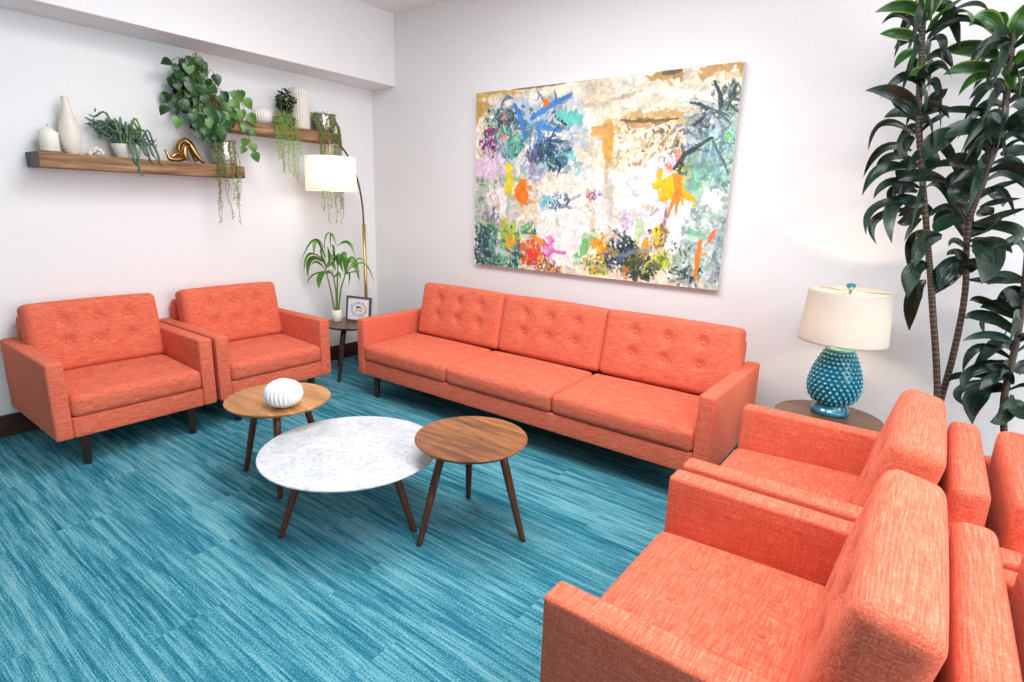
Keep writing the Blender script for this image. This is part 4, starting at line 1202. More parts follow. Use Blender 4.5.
# ------------------------------------------------------------------ trailing plants in metal-glass pots
def trailing(label, loc, r, h, bottom, n, spread, seed, pale, rim_leaf=60):
    t = thing('trailing_plant', label, 'plant', loc, 0, 'trailing plants in silvered pots')
    MB().lathe([(r * 0.8, 0), (r * 0.84, 0.004), (r * 0.97, h * 0.35), (r, h * 0.7), (r * 0.95, h * 0.93), (r * 0.97, h), (r * 0.93, h), (r * 0.9, h * 0.8), (0.001, h * 0.78)], 40).build('pot', M['mercury'], t)
    rr = random.Random(seed)
    st, lf, lp = MB(), MB(), MB()

    def tuft(q, k, mb):
        for _ in range(k):
            d = Vector((rr.uniform(-0.3, 1), rr.uniform(-1, 1), rr.uniform(-0.8, 0.7))).normalized()
            s = rr.uniform(0.006, 0.012)
            mb.blade(q, q + d * s * 0.6, q + d * s * 1.5 + Vector((0, 0, -0.003)), s * 0.6, None, 3)
    for i in range(rim_leaf * 2):
        a = rr.uniform(0, 2 * PI)
        q = Vector((r * math.cos(a) * rr.uniform(0.7, 1.06), r * math.sin(a) * rr.uniform(0.7, 1.06), h + rr.uniform(-0.012, 0.012)))
        tuft(q, 2, lf)
    for i in range(n):
        a = rr.uniform(-1.5, 1.5)
        x0, y0 = r * math.cos(a), r * math.sin(a) * 1.05 - 0.03
        L = (h - bottom) * rr.choice([rr.uniform(0.3, 0.75), rr.uniform(0.7, 1.0)])
        xo = max(0.02, 0.225 - loc[0] + rr.uniform(0.006, 0.03))
        pts = [Vector((x0 * 0.8, y0 * 0.85, h)), Vector((x0 * 1.08 + 0.004, y0 * 1.05, h * 0.93)), Vector((max(x0 * 1.1, xo * 0.8), y0 * 1.04 + 0.004, h * 0.35)), Vector((xo, y0 * 0.96, -0.02))]
        z = -0.02
        y = y0 * 0.96
        zend = h - L
        while z > zend:
            z -= 0.06
            y += rr.uniform(-0.02, 0.016) * spread
            pts.append(Vector((xo + rr.uniform(-0.006, 0.01), y, max(z, zend))))
        if zend > -0.02:
            pts = pts[:3]
        st.tube(pts, 0.0011, 4, 3)
        dist = 0.0
        for q0, q1 in zip(pts[:-1], pts[1:]):
            k = max(1, int((q1 - q0).length / 0.010))
            for j in range(k):
                q = q0.lerp(q1, j / k)
                tuft(q, 2 if rr.random() < 0.7 else 1, lp if (pale and q.z < -0.12 and rr.random() < 0.65) else lf)
    st.build('stems', M['stem'], t)
    lf.build('foliage', M['moss'], t)
    if lp.v:
        lp.build('pale_foliage', M['moss_pale'], t)['label'] = 'paler dry-looking ends'
    return t


trailing('silvered glass pot of fine trailing vines at right end of the lower shelf', (0.14, -1.455, S1), 0.078, 0.165, -0.415, 17, 1.0, 5, True)
trailing('silvered glass pot of trailing moss at the corner end of the upper shelf', (0.12, -0.605, S2), 0.097, 0.14, -0.76, 34, 0.8, 8, True)

# white urchin vase and ribbed cylinder on the upper shelf
urchin('ribbed_vase', 'small white ribbed urchin vase on the upper shelf, beside the pothos', (0.115, -1.135, S2), 0.07, 0.125, 22, M['white_ceramic'], None, False)
t = thing('ribbed_cylinder_vase', 'tall white ribbed cylinder vase on the upper shelf', 'vase', (0.10, -0.80, S2))


def rib(r, z, a):
    k = 1 if r > 0.05 and 0.01 < z < 0.31 else 0
    return r * (1 + 0.035 * k * (abs(math.cos(11 * a)) * 2 - 1) + 0.012 * k * math.sin(z * 260)), z


MB().lathe([(0.058, 0), (0.062, 0.006)] + [(0.068, 0.012 + i * 0.012) for i in range(24)] + [(0.064, 0.305), (0.058, 0.314), (0.05, 0.314), (0.048, 0.26), (0.001, 0.25)], 132, None, rib).build('body', M['cream'], t)

# jade with hanging stems, upper shelf
t = thing('potted_jade', 'small upright jade plant with long hanging stems on the upper shelf', 'plant', (0.12, -0.955, S2))
MB().lathe(pot_lathe(0.06, 0.085, 0.075), 32).build('pot', M['planter'], t)
MB().lathe([(0.076, 0.056), (0.04, 0.066), (0.001, 0.07)], 24).build('soil', M['soil'], t)
rnd = random.Random(21)
st, lf, hg = MB(), MB(), MB()
for i in range(12):
    a = rnd.uniform(0, 2 * PI)
    o = rnd.uniform(0.02, 0.085)
    b = Vector((0.03 * math.cos(a), 0.03 * math.sin(a), 0.065))
    e = Vector((max(-0.08, o * math.cos(a)), o * math.sin(a) + 0.01, rnd.uniform(0.14, 0.30)))
    m = b.lerp(e, 0.5) + Vector((0, 0, 0.02))
    st.tube([b, m, e], [0.004, 0.003, 0.002], 6, 3)
    for k in range(8):
        s = 0.3 + 0.7 * k / 9
        q = b.lerp(e, s) + Vector((0, 0, 0.02 * math.sin(PI * s)))
        an = k * 2.4 + i
        d = Vector((math.cos(an), math.sin(an), 0.45)).normalized()
        lf.blade(q, q + d * 0.016 + Vector((0, 0, 0.004)), q + d * 0.044, 0.028, None, 4, 0.3, 0.55)
for i in range(11):
    y = -0.155 + 0.19 * ((i * 0.618) % 1.0)
    zend = -0.08 - 0.40 * (0.25 + 0.75 * rnd.random()) * (0.75 if y < -0.03 else 1.0)
    x = 0.118 + rnd.uniform(0, 0.03)
    pts = [Vector((0.05, y * 0.6, 0.075)), Vector((0.09, y * 0.9, 0.09)), Vector((x, y, 0.02)), Vector((x + 0.004, y, zend * 0.45)), Vector((x + 0.002, y + rnd.uniform(-0.012, 0.012), zend))]
    hg.tube(pts, 0.0016, 4, 3)
    for q0, q1 in zip(pts[1:-1], pts[2:]):
        k = max(2, int((q1 - q0).length / 0.012))
        for j in range(k):
            q = q0.lerp(q1, j / k)
            for _ in range(3):
                an = rnd.uniform(-1.9, 1.9)
                d = Vector((math.cos(an) * 0.7, math.sin(an), rnd.uniform(-0.9, -0.1))).normalized()
                s = rnd.uniform(0.014, 0.026)
                hg.blade(q, q + d * s * 0.5 + Vector((0, 0, 0.002)), q + d * s, 0.0042, None, 3)
st.build('stems', M['vine'], t)
lf.build('foliage', M['jade'], t)
hg.build('hanging_stems', M['trail'], t)['label'] = 'bright green needle-leaved trailing stems'

# pothos
t = thing('potted_pothos', 'big bushy heart-leaved pothos at the left end of the upper shelf', 'plant', (0.115, -1.57, S2))
MB().lathe(pot_lathe(0.07, 0.095, 0.15), 36).build('pot', M['white_ceramic'], t)
MB().lathe([(0.087, 0.115), (0.05, 0.125), (0.001, 0.13)], 24).build('soil', M['soil'], t)
rnd = random.Random(17)
lf, yl, st = MB(), MB(), MB()


def pothos_leaf(x, y, z, size, young=False, ang=None, droop=None):
    a = rnd.uniform(-0.9, 0.9) if ang is None else ang
    d = Vector((0.25, math.sin(a), -math.cos(a)))
    n = Vector((1.0, -0.55 + rnd.uniform(-0.5, 0.5), 0.35 + rnd.uniform(-0.3, 0.5)))
    (yl if young else lf).heart((x, y, z), d, n, size)
    return Vector((x, y, z))


def spine(z):                        # the clump leans: narrow at the top, broad below, sliding to +y
    s = (0.325 - z) / 0.46           # 0 at the top, 1 at the bottom
    lo = np.interp(s, [0, 0.2, 0.5, 0.8, 1.0], [-0.13, -0.21, -0.225, -0.19, -0.09])
    hi = np.interp(s, [0, 0.2, 0.5, 0.8, 1.0], [-0.02, 0.07, 0.155, 0.16, 0.05])
    return lo, hi


crown = Vector((0.0, 0.0, 0.14))
for i in range(215):
    s = (i + 0.5) / 215
    z = 0.325 - 0.46 * s
    lo, hi = spine(z)
    y = rnd.uniform(lo + 0.03, hi - 0.03)
    x = rnd.uniform(-0.05, 0.15) if z > 0.02 else rnd.uniform(0.115, 0.19)
    size = rnd.uniform(0.048, 0.076)
    q = pothos_leaf(x, y, z + 0.02, size, rnd.random() < 0.1)
    if i % 2 == 0:
        st.tube([crown + Vector((0.01, 0.02 * rnd.uniform(-1, 1), 0)), Vector((x * 0.5 + 0.03, y * 0.55, max(z + 0.05, 0.13))), q], 0.0022, 5, 4)
# outlying leaves and the two runners to the right
for x, y, z, sz, ang, yg in ((0.14, -0.285, 0.01, 0.07, -0.9, False), (0.14, -0.225, -0.045, 0.07, -0.35, True), (0.14, -0.10, -0.10, 0.08, 0.1, False), (0.08, -0.21, 0.30, 0.065, -1.3, False), (0.1, 0.06, 0.265, 0.07, 0.2, False)):
    q = pothos_leaf(x, y, z, sz, yg, ang)
    st.tube([crown + Vector((0.03, 0, 0.0)), Vector((x * 0.8, y * 0.6, max(0.13, z + 0.03))), q], 0.002, 5, 4)


def runner(pts, leaves, seed):
    r2 = random.Random(seed)
    st.tube([(x, y - 0.085 * min(1, y / 0.2), z) for x, y, z in pts], 0.0022, 5, 4)
    for (x, y, z, sz, ang) in leaves:
        pothos_leaf(x, y - 0.085, z, sz * 0.88, True, ang)


runner([(0.03, 0.05, 0.14), (0.06, 0.14, 0.17), (0.09, 0.25, 0.17), (0.12, 0.31, 0.10), (0.125, 0.33, -0.02), (0.128, 0.34, -0.14), (0.128, 0.36, -0.24)],
       [(0.11, 0.25, 0.18, 0.06, 0.3), (0.12, 0.30, 0.19, 0.085, -0.2), (0.13, 0.33, 0.14, 0.085, 0.5), (0.135, 0.29, 0.06, 0.08, -0.3), (0.14, 0.345, 0.04, 0.085, 0.4), (0.14, 0.31, -0.03, 0.07, -0.5), (0.14, 0.35, -0.06, 0.06, 0.6), (0.14, 0.31, -0.13, 0.075, -0.7), (0.14, 0.345, -0.16, 0.07, 0.3), (0.14, 0.29, -0.19, 0.06, -0.8), (0.14, 0.36, -0.22, 0.075, 0.2)], 2)
runner([(0.04, 0.05, 0.13), (0.09, 0.13, 0.13), (0.125, 0.19, 0.06), (0.13, 0.23, -0.02)],
       [(0.13, 0.15, 0.13, 0.08, 0.4), (0.14, 0.19, 0.10, 0.085, 0.1), (0.14, 0.23, 0.12, 0.08, 0.6), (0.14, 0.21, 0.03, 0.085, -0.2), (0.14, 0.25, 0.05, 0.08, 0.3)], 3)
st.build('stems', M['vine'], t)
lf.build('foliage', M['pothos'], t)
yl.build('young_foliage', M['pothos_young'], t)['label'] = 'lighter yellow-green young leaves'


# ------------------------------------------------------------------ corner: arc lamp, bamboo, picture frame
t = thing('arc_floor_lamp', 'brass arc floor lamp with a glowing white drum shade in the corner', 'lamp', (0.215, -0.305, 0))
MB().lathe([(0.10, 0), (0.105, 0.004), (0.105, 0.018), (0.098, 0.026), (0.03, 0.03), (0.02, 0.05), (0.001, 0.05)], 48).build('base', M['brass'], t)
MB().tube([(0, 0, 0.045), (0, 0, 0.7), (0, 0, 1.245)], 0.0155, 16, 1).build('pole', M['brass'], t)
SX, SY = 0.392 - 0.215, -0.75 + 0.305
arc = []
for i in range(9):
    a = PI / 2 * i / 8
    arc.append((SX * (1 - math.cos(a)), SY * (1 - math.cos(a)), 1.24 + 0.665 * math.sin(a) ** 0.95))
MB().tube(arc, 0.0075, 10, 4).build('arm', M['bronze'], t)['label'] = 'thin dark bronze curved arm'
MB().tube([(SX, SY, 1.91), (SX, SY, 1.80), (SX, SY, 1.70)], 0.009, 12, 1).build('shade_stem', M['brass'], t)
sh = MB().lathe([(0.193, 1.515), (0.196, 1.515), (0.192, 1.775), (0.189, 1.775), (0.193, 1.515)], 64, TR((SX, SY, 0)))
sh.f = [f for f in sh.f if len(f) == 4]
sh.build('shade', M['lit_shade'], t)
MB().lathe([(0.0001, 1.605), (0.02, 1.612), (0.03, 1.635), (0.026, 1.66), (0.014, 1.68), (0.014, 1.70), (0.0001, 1.702)], 20, TR((SX, SY, 0))).build('bulb', M['lit_shade'], t)
point('arc_lamp_bulb_light', (0.392, -0.75, 1.575), 1.3, (1.0, 0.9, 0.76), 0.04)

t = thing('potted_bamboo', 'small leafy bamboo plant in a white pot on the corner table', 'plant', (0.338, -0.715, 0.446))
ORI = Vector((0.338, -0.715, 0.446))
MB().lathe([(0.036, 0), (0.040, 0.003), (0.0415, 0.1), (0.039, 0.1), (0.037, 0.08), (0.001, 0.078)], 32).build('pot', M['white_ceramic'], t)
st, lf = MB(), MB()
for s in BAMBOO_STEMS:
    pts = [Vector(q) - ORI for q in s]
    pts[0] = Vector((pts[0].x * 0.8, max(-0.02, min(0.02, pts[0].y)), 0.075))
    st.tube(pts, [0.0075, 0.0065, 0.005, 0.003], 8, 4)
for b, m, e, w, _ in BAMBOO_LEAVES:
    lf.blade(Vector(b) - ORI, Vector(m) - ORI, Vector(e) - ORI, max(w * 1.4, 0.014), Vector((0.45, -0.89, 0)))
st.build('stems', M['stem'], t)
lf.build('foliage', M['bamboo'], t)


# ------------------------------------------------------------------ painted surfaces: strokes laid on a fine grid, one colour per vertex
def value_noise(h, w, cells, rng):
    gy, gx = max(2, int(cells * h / w)) + 2, cells + 2
    g = rng.random((gy, gx))
    yy = np.linspace(0, gy - 1.001, h); xx = np.linspace(0, gx - 1.001, w)
    y0 = yy.astype(int); x0 = xx.astype(int)
    fy = (yy - y0)[:, None]; fx = (xx - x0)[None, :]
    fy = fy * fy * (3 - 2 * fy); fx = fx * fx * (3 - 2 * fx)
    a = g[y0][:, x0]; b = g[y0][:, x0 + 1]; c = g[y0 + 1][:, x0]; d = g[y0 + 1][:, x0 + 1]
    return (a * (1 - fx) + b * fx) * (1 - fy) + (c * (1 - fx) + d * fx) * fy


class Canvas:
    """u to the right, v down, both 0..1; asp = width / height"""

    def __init__(self, w, h, asp, base, seed):
        self.w, self.h, self.asp = w, h, asp
        self.rng = np.random.default_rng(seed)
        self.img = np.ones((h, w, 3)) * np.array(base)
        V, U = np.mgrid[0:h, 0:w]
        self.U = U / (w - 1) * asp
        self.V = V / (h - 1)
        self.n1 = value_noise(h, w, 50, self.rng) - 0.5
        self.n2 = value_noise(h, w, 130, self.rng) - 0.5
        self.n3 = value_noise(h, w, 22, self.rng) - 0.5
        self.n4 = value_noise(h, w, 50, self.rng) - 0.5

    def region(self, u0, u1, v0, v1):
        i0 = int(max(0, math.floor(v0 * (self.h - 1)))); i1 = int(min(self.h, math.ceil(v1 * (self.h - 1)) + 2))
        j0 = int(max(0, math.floor(u0 / self.asp * (self.w - 1)))); j1 = int(min(self.w, math.ceil(u1 / self.asp * (self.w - 1)) + 2))
        return (slice(i0, i1), slice(j0, j1)) if i1 > i0 and j1 > j0 else None

    def lay(self, sl, cover, col):
        c = np.array(col, float)
        jit = 1 + 0.16 * self.n2[sl] + 0.12 * self.n1[sl]
        self.img[sl] = self.img[sl] * (1 - cover[..., None]) + np.clip(c * jit[..., None], 0, 255) * cover[..., None]

    def warp(self, sl, amt):
        return self.U[sl] + amt * 2.2 * self.n1[sl] + amt * 1.2 * self.n2[sl], self.V[sl] + amt * 2.2 * self.n4[sl] - amt * 1.2 * self.n2[sl]

    def poly(self, col, pts, rough):
        p = [(u * self.asp, v) for u, v in pts]
        us, vs_ = [q[0] for q in p], [q[1] for q in p]
        sl = self.region(min(us) - 0.03, max(us) + 0.03, min(vs_) - 0.03, max(vs_) + 0.03)
        if sl is None:
            return
        x, y = self.warp(sl, rough)
        ins = np.zeros(x.shape, bool)
        for (x0, y0), (x1, y1) in zip(p, p[1:] + p[:1]):
            c = (y0 > y) != (y1 > y)
            with np.errstate(divide='ignore', invalid='ignore'):
                ins ^= c & (x < (x1 - x0) * (y - y0) / ((y1 - y0) if y1 != y0 else 1e-9) + x0)
        self.lay(sl, ins * 0.96, col)

    def stroke(self, col, pts, width, alpha):
        p = [(u * self.asp, v) for u, v in pts]
        q = []
        for a, b in zip(p[:-1], p[1:]):
            q += [(a[0] + (b[0] - a[0]) * s / 6, a[1] + (b[1] - a[1]) * s / 6) for s in range(6)]
        q.append(p[-1])
        us, vs_ = [z[0] for z in q], [z[1] for z in q]
        sl = self.region(min(us) - width, max(us) + width, min(vs_) - width, max(vs_) + width)
        if sl is None:
            return
        x, y = self.warp(sl, 0.003)
        d = np.full(x.shape, 9.0); tt = np.zeros(x.shape)
        for k, ((x0, y0), (x1, y1)) in enumerate(zip(q[:-1], q[1:])):
            L2 = (x1 - x0) ** 2 + (y1 - y0) ** 2 + 1e-9
            s = np.clip(((x - x0) * (x1 - x0) + (y - y0) * (y1 - y0)) / L2, 0, 1)
            dd = np.hypot(x - x0 - s * (x1 - x0), y - y0 - s * (y1 - y0))
            near = dd < d
            tt = np.where(near, (k + s) / (len(q) - 1), tt)
            d = np.minimum(d, dd)
        half = width * 0.5 * (0.55 + 0.6 * np.sin(PI * np.clip(tt * 0.85 + 0.12, 0, 1)))
        cover = (d < half) * alpha * (0.8 + 0.2 * (self.n2[sl] > -0.22))
        self.lay(sl, cover, col)

    def dabs(self, cols, c, r, n, sz, square):
        for _ in range(int(n * 1.7)):
            if square:
                du, dv = self.rng.uniform(-1, 1, 2)
            else:
                a, q = self.rng.uniform(0, 2 * PI), self.rng.uniform(0, 1) ** 0.6
                du, dv = q * math.cos(a), q * math.sin(a)
            u, v = (c[0] + du * r[0]) * self.asp, c[1] + dv * r[1]
            s = self.rng.uniform(*sz) * 0.75
            el = self.rng.uniform(1.0, 2.6)
            th = self.rng.normal(1.3, 0.9)
            sl = self.region(u - s * el, u + s * el, v - s * el, v + s * el)
            if sl is None:
                continue
            x, y = self.warp(sl, 0.0035)
            a, b = (x - u) * math.cos(th) + (y - v) * math.sin(th), -(x - u) * math.sin(th) + (y - v) * math.cos(th)
            self.lay(sl, ((np.abs(a / (s * el * 0.6)) ** 2.6 + np.abs(b / (s * 0.5)) ** 2.6) < 1) * 0.9, cols[self.rng.integers(len(cols))])

    def smear(self, n, lo, hi, ang, sd):
        """palette-knife drags: paint picked up here is pulled a little way along"""
        for _ in range(n):
            u, v = self.rng.uniform(0.01, 0.99) * self.asp, self.rng.uniform(0.01, 0.99)
            col = self.img[int(v * (self.h - 1)), int(u / self.asp * (self.w - 1))].copy()
            L, th = self.rng.uniform(lo, hi), self.rng.normal(ang, sd)
            wd = L * self.rng.uniform(0.12, 0.4)
            cu, cv_ = u + math.cos(th) * L * 0.5, v + math.sin(th) * L * 0.5
            sl = self.region(cu - L, cu + L, cv_ - L, cv_ + L)
            if sl is None:
                continue
            x, y = self.warp(sl, 0.003)
            a, b = (x - cu) * math.cos(th) + (y - cv_) * math.sin(th), -(x - cu) * math.sin(th) + (y - cv_) * math.cos(th)
            cov = (np.abs(a) < L * 0.55) & (np.abs(b) < wd * 0.5)
            self.lay(sl, cov * self.rng.uniform(0.35, 0.9), np.clip(col * self.rng.uniform(0.9, 1.1), 0, 255))

    def run(self, ops):
        for o in ops:
            if o[0] == 'P':
                self.poly(o[1], o[2], o[3])
            elif o[0] == 'S':
                self.stroke(o[1], o[2], o[3], o[4])
            else:
                self.dabs(o[1], o[2], o[3], o[4], o[5], o[6])

    def sheet(self, name, width, height, mat, parent, origin=(0, 0, 0)):
        """front face in the xz plane looking towards -y, left top at origin"""
        w, h = self.w, self.h
        co = np.zeros((h, w, 3), np.float32)
        co[..., 0] = origin[0] + self.U / self.asp * width
        co[..., 1] = origin[1]
        co[..., 2] = origin[2] - self.V * height
        i = np.arange((h - 1) * (w - 1)); r, c = i // (w - 1), i % (w - 1)
        a = r * w + c
        quads = np.stack([a, a + w, a + w + 1, a + 1], 1).astype(np.int32)
        me = bpy.data.meshes.new(name)
        me.vertices.add(w * h); me.vertices.foreach_set('co', co.ravel())
        me.loops.add(quads.size); me.loops.foreach_set('vertex_index', quads.ravel())
        me.polygons.add(len(quads)); me.polygons.foreach_set('loop_start', np.arange(0, quads.size, 4, dtype=np.int32))
        me.update(calc_edges=True)
        s = np.clip(self.img / 255, 0, 1)
        rgb = np.where(s <= 0.04045, s / 12.92, ((s + 0.055) / 1.055) ** 2.4)
        ca = me.color_attributes.new('paint', 'FLOAT_COLOR', 'POINT')
        ca.data.foreach_set('color', np.concatenate([rgb.reshape(-1, 3), np.ones((w * h, 1))], 1).astype(np.float32).ravel())
        me.materials.append(mat)
        o = bpy.data.objects.new(name, me)
        COL.objects.link(o)
        o.parent = parent
        return o


PW, PH = 3.2724 - 1.2833, 2.278 - 0.971
t = thing('abstract_painting', 'large colourful abstract canvas painting on the wall above the sofa', 'painting', (1.2833, -0.002, 0.971))
MB().box((0, -0.038, 0), (PW, 0, PH)).build('canvas', M['canvas_edge'], t, smooth=False)
cv = Canvas(520, 342, PW / PH, (238, 226, 204), 12)
cv.img += (cv.n3 * 16 + cv.n1 * 12)[..., None]
g = [(226, 206, 172), (246, 238, 222), (214, 200, 176), (240, 228, 206), (205, 200, 190), (232, 214, 184), (250, 244, 230)]
cv.dabs(g, (0.5, 0.5), (0.5, 0.5), 700, (0.02, 0.06), 1)
cv.smear(500, 0.04, 0.14, 0.0, 0.12)
cv.run(PAINT_OPS)
cv.smear(1500, 0.015, 0.05, 1.4, 0.7)
cv.smear(260, 0.03, 0.09, 0.05, 0.25)
cv.run([o for o in PAINT_OPS if o[0] != 'D' and len(o[2]) < 30 and max(o[1]) - min(o[1]) > 95 or (o[0] == 'S' and max(o[1]) < 130 and o[3] < 0.045)])
cv.smear(500, 0.012, 0.03, 1.2, 0.8)
cv.sheet('paint', PW, PH, M['painting'], t, (0, -0.0385, PH))

# small framed print, leaning on the corner table
t = thing('picture_frame', 'small dark-framed print with a round pastel wreath on the corner table', 'picture frame', (0.375, -0.65, 0.4465), math.radians(14))
FW, FH, FB = 0.25, 0.215, 0.016
tilt = Matrix.Translation((0, 0, 0.002)) @ Matrix.Rotation(math.radians(-7), 4, 'X')
fr = MB()
for lo, hi in (((0, -0.01, 0), (FW, 0.008, FB)), ((0, -0.01, FH - FB), (FW, 0.008, FH)), ((0, -0.01, FB), (FB, 0.008, FH - FB)), ((FW - FB, -0.01, FB), (FW, 0.008, FH - FB))):
    fr.box(lo, hi, tilt)
fr.build('frame', M['frame_grey'], t, smooth=False)
MB().box((0.004, 0.0, 0.004), (FW - 0.004, 0.006, FH - 0.004), tilt).build('backing', M['frame_grey'], t, smooth=False)
MB().add([(FW * 0.5 - 0.02, 0.006, 0.13), (FW * 0.5 + 0.02, 0.006, 0.13), (FW * 0.5 + 0.03, 0.075, 0.0), (FW * 0.5 - 0.03, 0.075, 0.0), (FW * 0.5 - 0.02, 0.010, 0.135), (FW * 0.5 + 0.02, 0.010, 0.135), (FW * 0.5 + 0.03, 0.079, 0.0), (FW * 0.5 - 0.03, 0.079, 0.0)], [(0, 1, 2, 3), (7, 6, 5, 4), (0, 4, 5, 1), (1, 5, 6, 2), (2, 6, 7, 3), (3, 7, 4, 0)]).build('easel_back', M['frame_grey'], t, smooth=False)
pc = Canvas(90, 84, (FW - 2 * FB) / (FH - 2 * FB), (246, 246, 247), 5)
wr = []
for k in range(46):
    a = 2 * PI * k / 46
    pal = [(184, 202, 222), (208, 218, 230), (168, 186, 208), (214, 208, 226)] if math.cos(a) < 0.3 else [(240, 205, 150), (240, 190, 170), (200, 215, 170), (180, 200, 225)]
    wr.append(('D', pal, (0.5 + 0.33 * math.cos(a), 0.5 + 0.29 * math.sin(a)), (0.06, 0.06), 4, (0.03, 0.07), 0))
for x in (0.38, 0.56):
    wr += [('S', (236, 150, 138), [(x, 0.40), (x + 0.08, 0.40), (x + 0.08, 0.60), (x, 0.60), (x, 0.40)], 0.045, 0.9), ('S', (236, 150, 138), [(x, 0.5), (x + 0.08, 0.5)], 0.04, 0.9)]
pc.run(wr)
o = pc.sheet('print', FW - 2 * FB, FH - 2 * FB, M['print'], t, (FB, -0.003, FH - FB))
for v in o.data.vertices:
    v.co = tilt @ v.co


# ------------------------------------------------------------------ teal table lamp
t = thing('table_lamp', 'teal ceramic hobnail table lamp with a cream drum shade beside the sofa', 'lamp', (4.007, -0.35, 0.446))
MB().lathe([(0.080, 0), (0.088, 0.004), (0.090, 0.016), (0.087, 0.026), (0.080, 0.030), (0.077, 0.040), (0.070, 0.050), (0.066, 0.062), (0.001, 0.062)], 56).build('foot', M['glaze'], t)
prof = [(0.066, 0.058), (0.085, 0.070), (0.104, 0.092), (0.115, 0.122), (0.118, 0.152), (0.115, 0.185), (0.107, 0.222), (0.095, 0.258), (0.081, 0.292), (0.067, 0.322), (0.059, 0.338)]
MB().lathe(prof + [(0.001, 0.338)], 64).build('body', M['glaze'], t)
mb, hb = MB(), MB()
pz, pr = [q[1] for q in prof], [q[0] for q in prof]
NR = 13
for i in range(NR):
    z = 0.076 + i * 0.0203
    r = float(np.interp(z, pz, pr))
    dr = float(np.interp(z + 0.005, pz, pr) - np.interp(z - 0.005, pz, pr)) / 0.01
    tiltb = math.atan(dr)
    s = 0.012 * (0.55 + 0.45 * r / 0.118)
    for k in range(26):
        a = 2 * PI * (k + 0.5 * (i % 2)) / 26
        mt = TR((r * math.cos(a), r * math.sin(a), z)) @ Matrix.Rotation(a, 4, 'Z') @ Matrix.Rotation(PI / 2 + tiltb, 4, 'Y')
        mb.lathe([(s, -0.003), (s * 0.86, 0.004), (s * 0.55, 0.0085), (0.0001, 0.0105)], 10, mt)
        hb.lathe([(s * 0.52, 0.0076), (s * 0.42, 0.0098), (s * 0.22, 0.0115), (0.0001, 0.0122)], 8, mt)
o = mb.build('hobnails', M['glaze'], t)
o['kind'] = 'stuff'
o = hb.build('hobnail_tips', M['glaze_dot'], t)  # paler teal cap on every bump
o['label'] = 'pale teal glaze on the bump tips'
o['kind'] = 'stuff'
MB().lathe([(0.058, 0.332), (0.064, 0.336), (0.066, 0.342), (0.062, 0.350), (0.054, 0.352), (0.04, 0.352), (0.001, 0.353)], 48, None, lambda r, z, a: (r * (1 + 0.03 * math.cos(22 * a)), z)).build('collar', M['glaze_rim'], t)['label'] = 'seafoam scalloped collar'
MB().tube([(0, 0, 0.35), (0, 0, 0.42), (0, 0, 0.648)], 0.006, 10, 1).build('stem', M['brass'], t)
sh = MB().lathe([(0.199, 0.386), (0.2015, 0.385), (0.2015, 0.392), (0.184, 0.635), (0.184, 0.642), (0.182, 0.642), (0.1975, 0.390), (0.199, 0.386)], 72)
sh.f = [f for f in sh.f if len(f) == 4]
sh.build('shade', M['linen_shade'], t)
mb = MB()
for k in range(3):
    a = 2 * PI * k / 3 + 0.4
    mb.tube([(0, 0, 0.635), (0.182 * math.cos(a), 0.182 * math.sin(a), 0.635)], 0.0022, 6, 1)
mb.build('shade_spider', M['brass'], t)
MB().lathe([(0.006, 0.644), (0.010, 0.646), (0.008, 0.649), (0.015, 0.653), (0.022, 0.662), (0.021, 0.671), (0.012, 0.677), (0.0001, 0.678)], 24).build('finial', M['glaze'], t)
MB().lathe([(0.0001, 0.44), (0.02, 0.447), (0.03, 0.47), (0.026, 0.495), (0.014, 0.515), (0.0001, 0.517)], 20).build('bulb', M['lit_shade'], t)
MB().tube([(0.062, -0.062, 0.068), (0.075, -0.072, 0.06), (0.08, -0.075, 0.045), (0.081, -0.076, 0.028)], [0.0018, 0.0018, 0.002, 0.005], 6, 3).build('pull_switch', M['black'], t)
point('table_lamp_bulb_light', (4.007, -0.35, 0.446 + 0.51), 6, (1.0, 0.78, 0.54), 0.035)

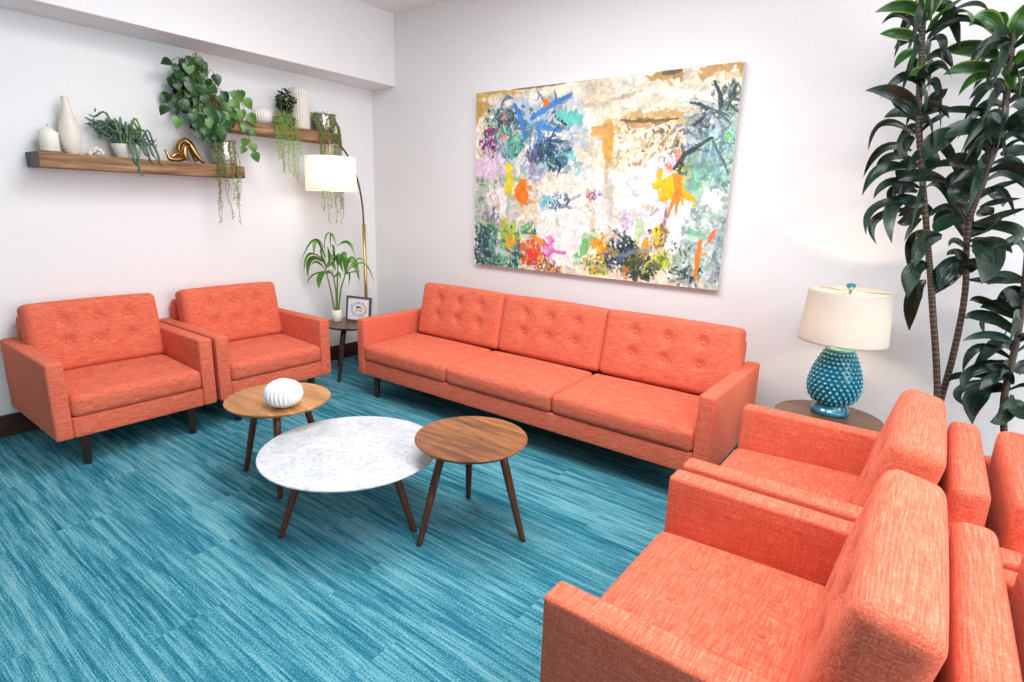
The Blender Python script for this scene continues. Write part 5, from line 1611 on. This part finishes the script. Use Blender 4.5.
# ------------------------------------------------------------------ dracaenas behind the chairs
def dracaena(label, org, canes, ids, seed, spray):
    OR = Vector(org)
    t = thing('potted_dracaena', label, 'plant', OR)
    MB().lathe([(0.12, 0), (0.13, 0.004), (0.165, 0.31), (0.17, 0.325), (0.155, 0.325), (0.145, 0.27), (0.001, 0.27)], 48).build('planter', M['planter'], t)
    MB().lathe([(0.14, 0.265), (0.08, 0.276), (0.001, 0.28)], 24).build('soil', M['soil'], t)
    for ci in canes:
        pts = [Vector(q) - OR for q in CANES[ci]]
        foot = Vector((max(-0.08, min(0.08, pts[0].x * 0.8)), max(-0.08, min(0.08, pts[0].y)), 0.265))
        MB().tube([foot] + pts, [0.0138] * 3 + [0.0125] * (len(pts) - 3) + [0.006], 12, 5).build('cane', M['cane'], t)
    lf, yl = MB(), MB()
    rnd = random.Random(seed)
    for b, m, e, w, young, ci in DRACAENA:
        if ci not in ids:
            continue
        sd = Vector((rnd.uniform(-0.4, 0.45), -1, rnd.uniform(-0.2, 0.5))).normalized()
        (yl if young else lf).blade(Vector(b) - OR, Vector(m) - OR, Vector(e) - OR, w * 1.05, sd, 12, 0.24)
    # the same canes leaf out all round, towards the room and towards the wall
    for ci, n, s0 in spray:
        pts = CANES[ci]
        for k in range(n):
            s = s0 + (1 - s0) * (k + rnd.random()) / n
            i = min(len(pts) - 2, int(s * (len(pts) - 1)))
            q = Vector(pts[i]).lerp(Vector(pts[i + 1]), s * (len(pts) - 1) - i) - OR
            a = k * 2.4 + rnd.uniform(-0.4, 0.4)
            L = rnd.uniform(0.13, 0.24)
            d = Vector((math.cos(a), math.sin(a), 0))
            if d.x < -0.3:
                L *= 0.7
            e = q + d * L + Vector((0, 0, rnd.uniform(-0.16, 0.0)))
            m = q + d * L * 0.5 + Vector((0, 0, rnd.uniform(0.015, 0.06)))
            for v in (m, e):
                v.y = min(v.y, -0.04 - OR.y)
            lf.blade(q, m, e, rnd.uniform(0.035, 0.06), Vector((-d.y * 0.5, d.x * 0.5 - 0.3, 0.7)).normalized(), 12, 0.24)
    lf.build('foliage', M['dracaena'], t)
    if yl.v:
        yl.build('young_foliage', M['dracaena_young'], t)['label'] = 'brighter leaves with yellow-green margins'


dracaena('tall two-caned dracaena with dark glossy leaves, just right of the teal table lamp', (4.46, -0.30, 0), (0, 1), (1, 2), 6, ((0, 34, 0.42), (1, 44, 0.40)))
dracaena('shorter dark dracaena with one cane, low at the right edge behind the chairs', (4.84, -0.27, 0), (2,), (3,), 9, ((2, 14, 0.1),))
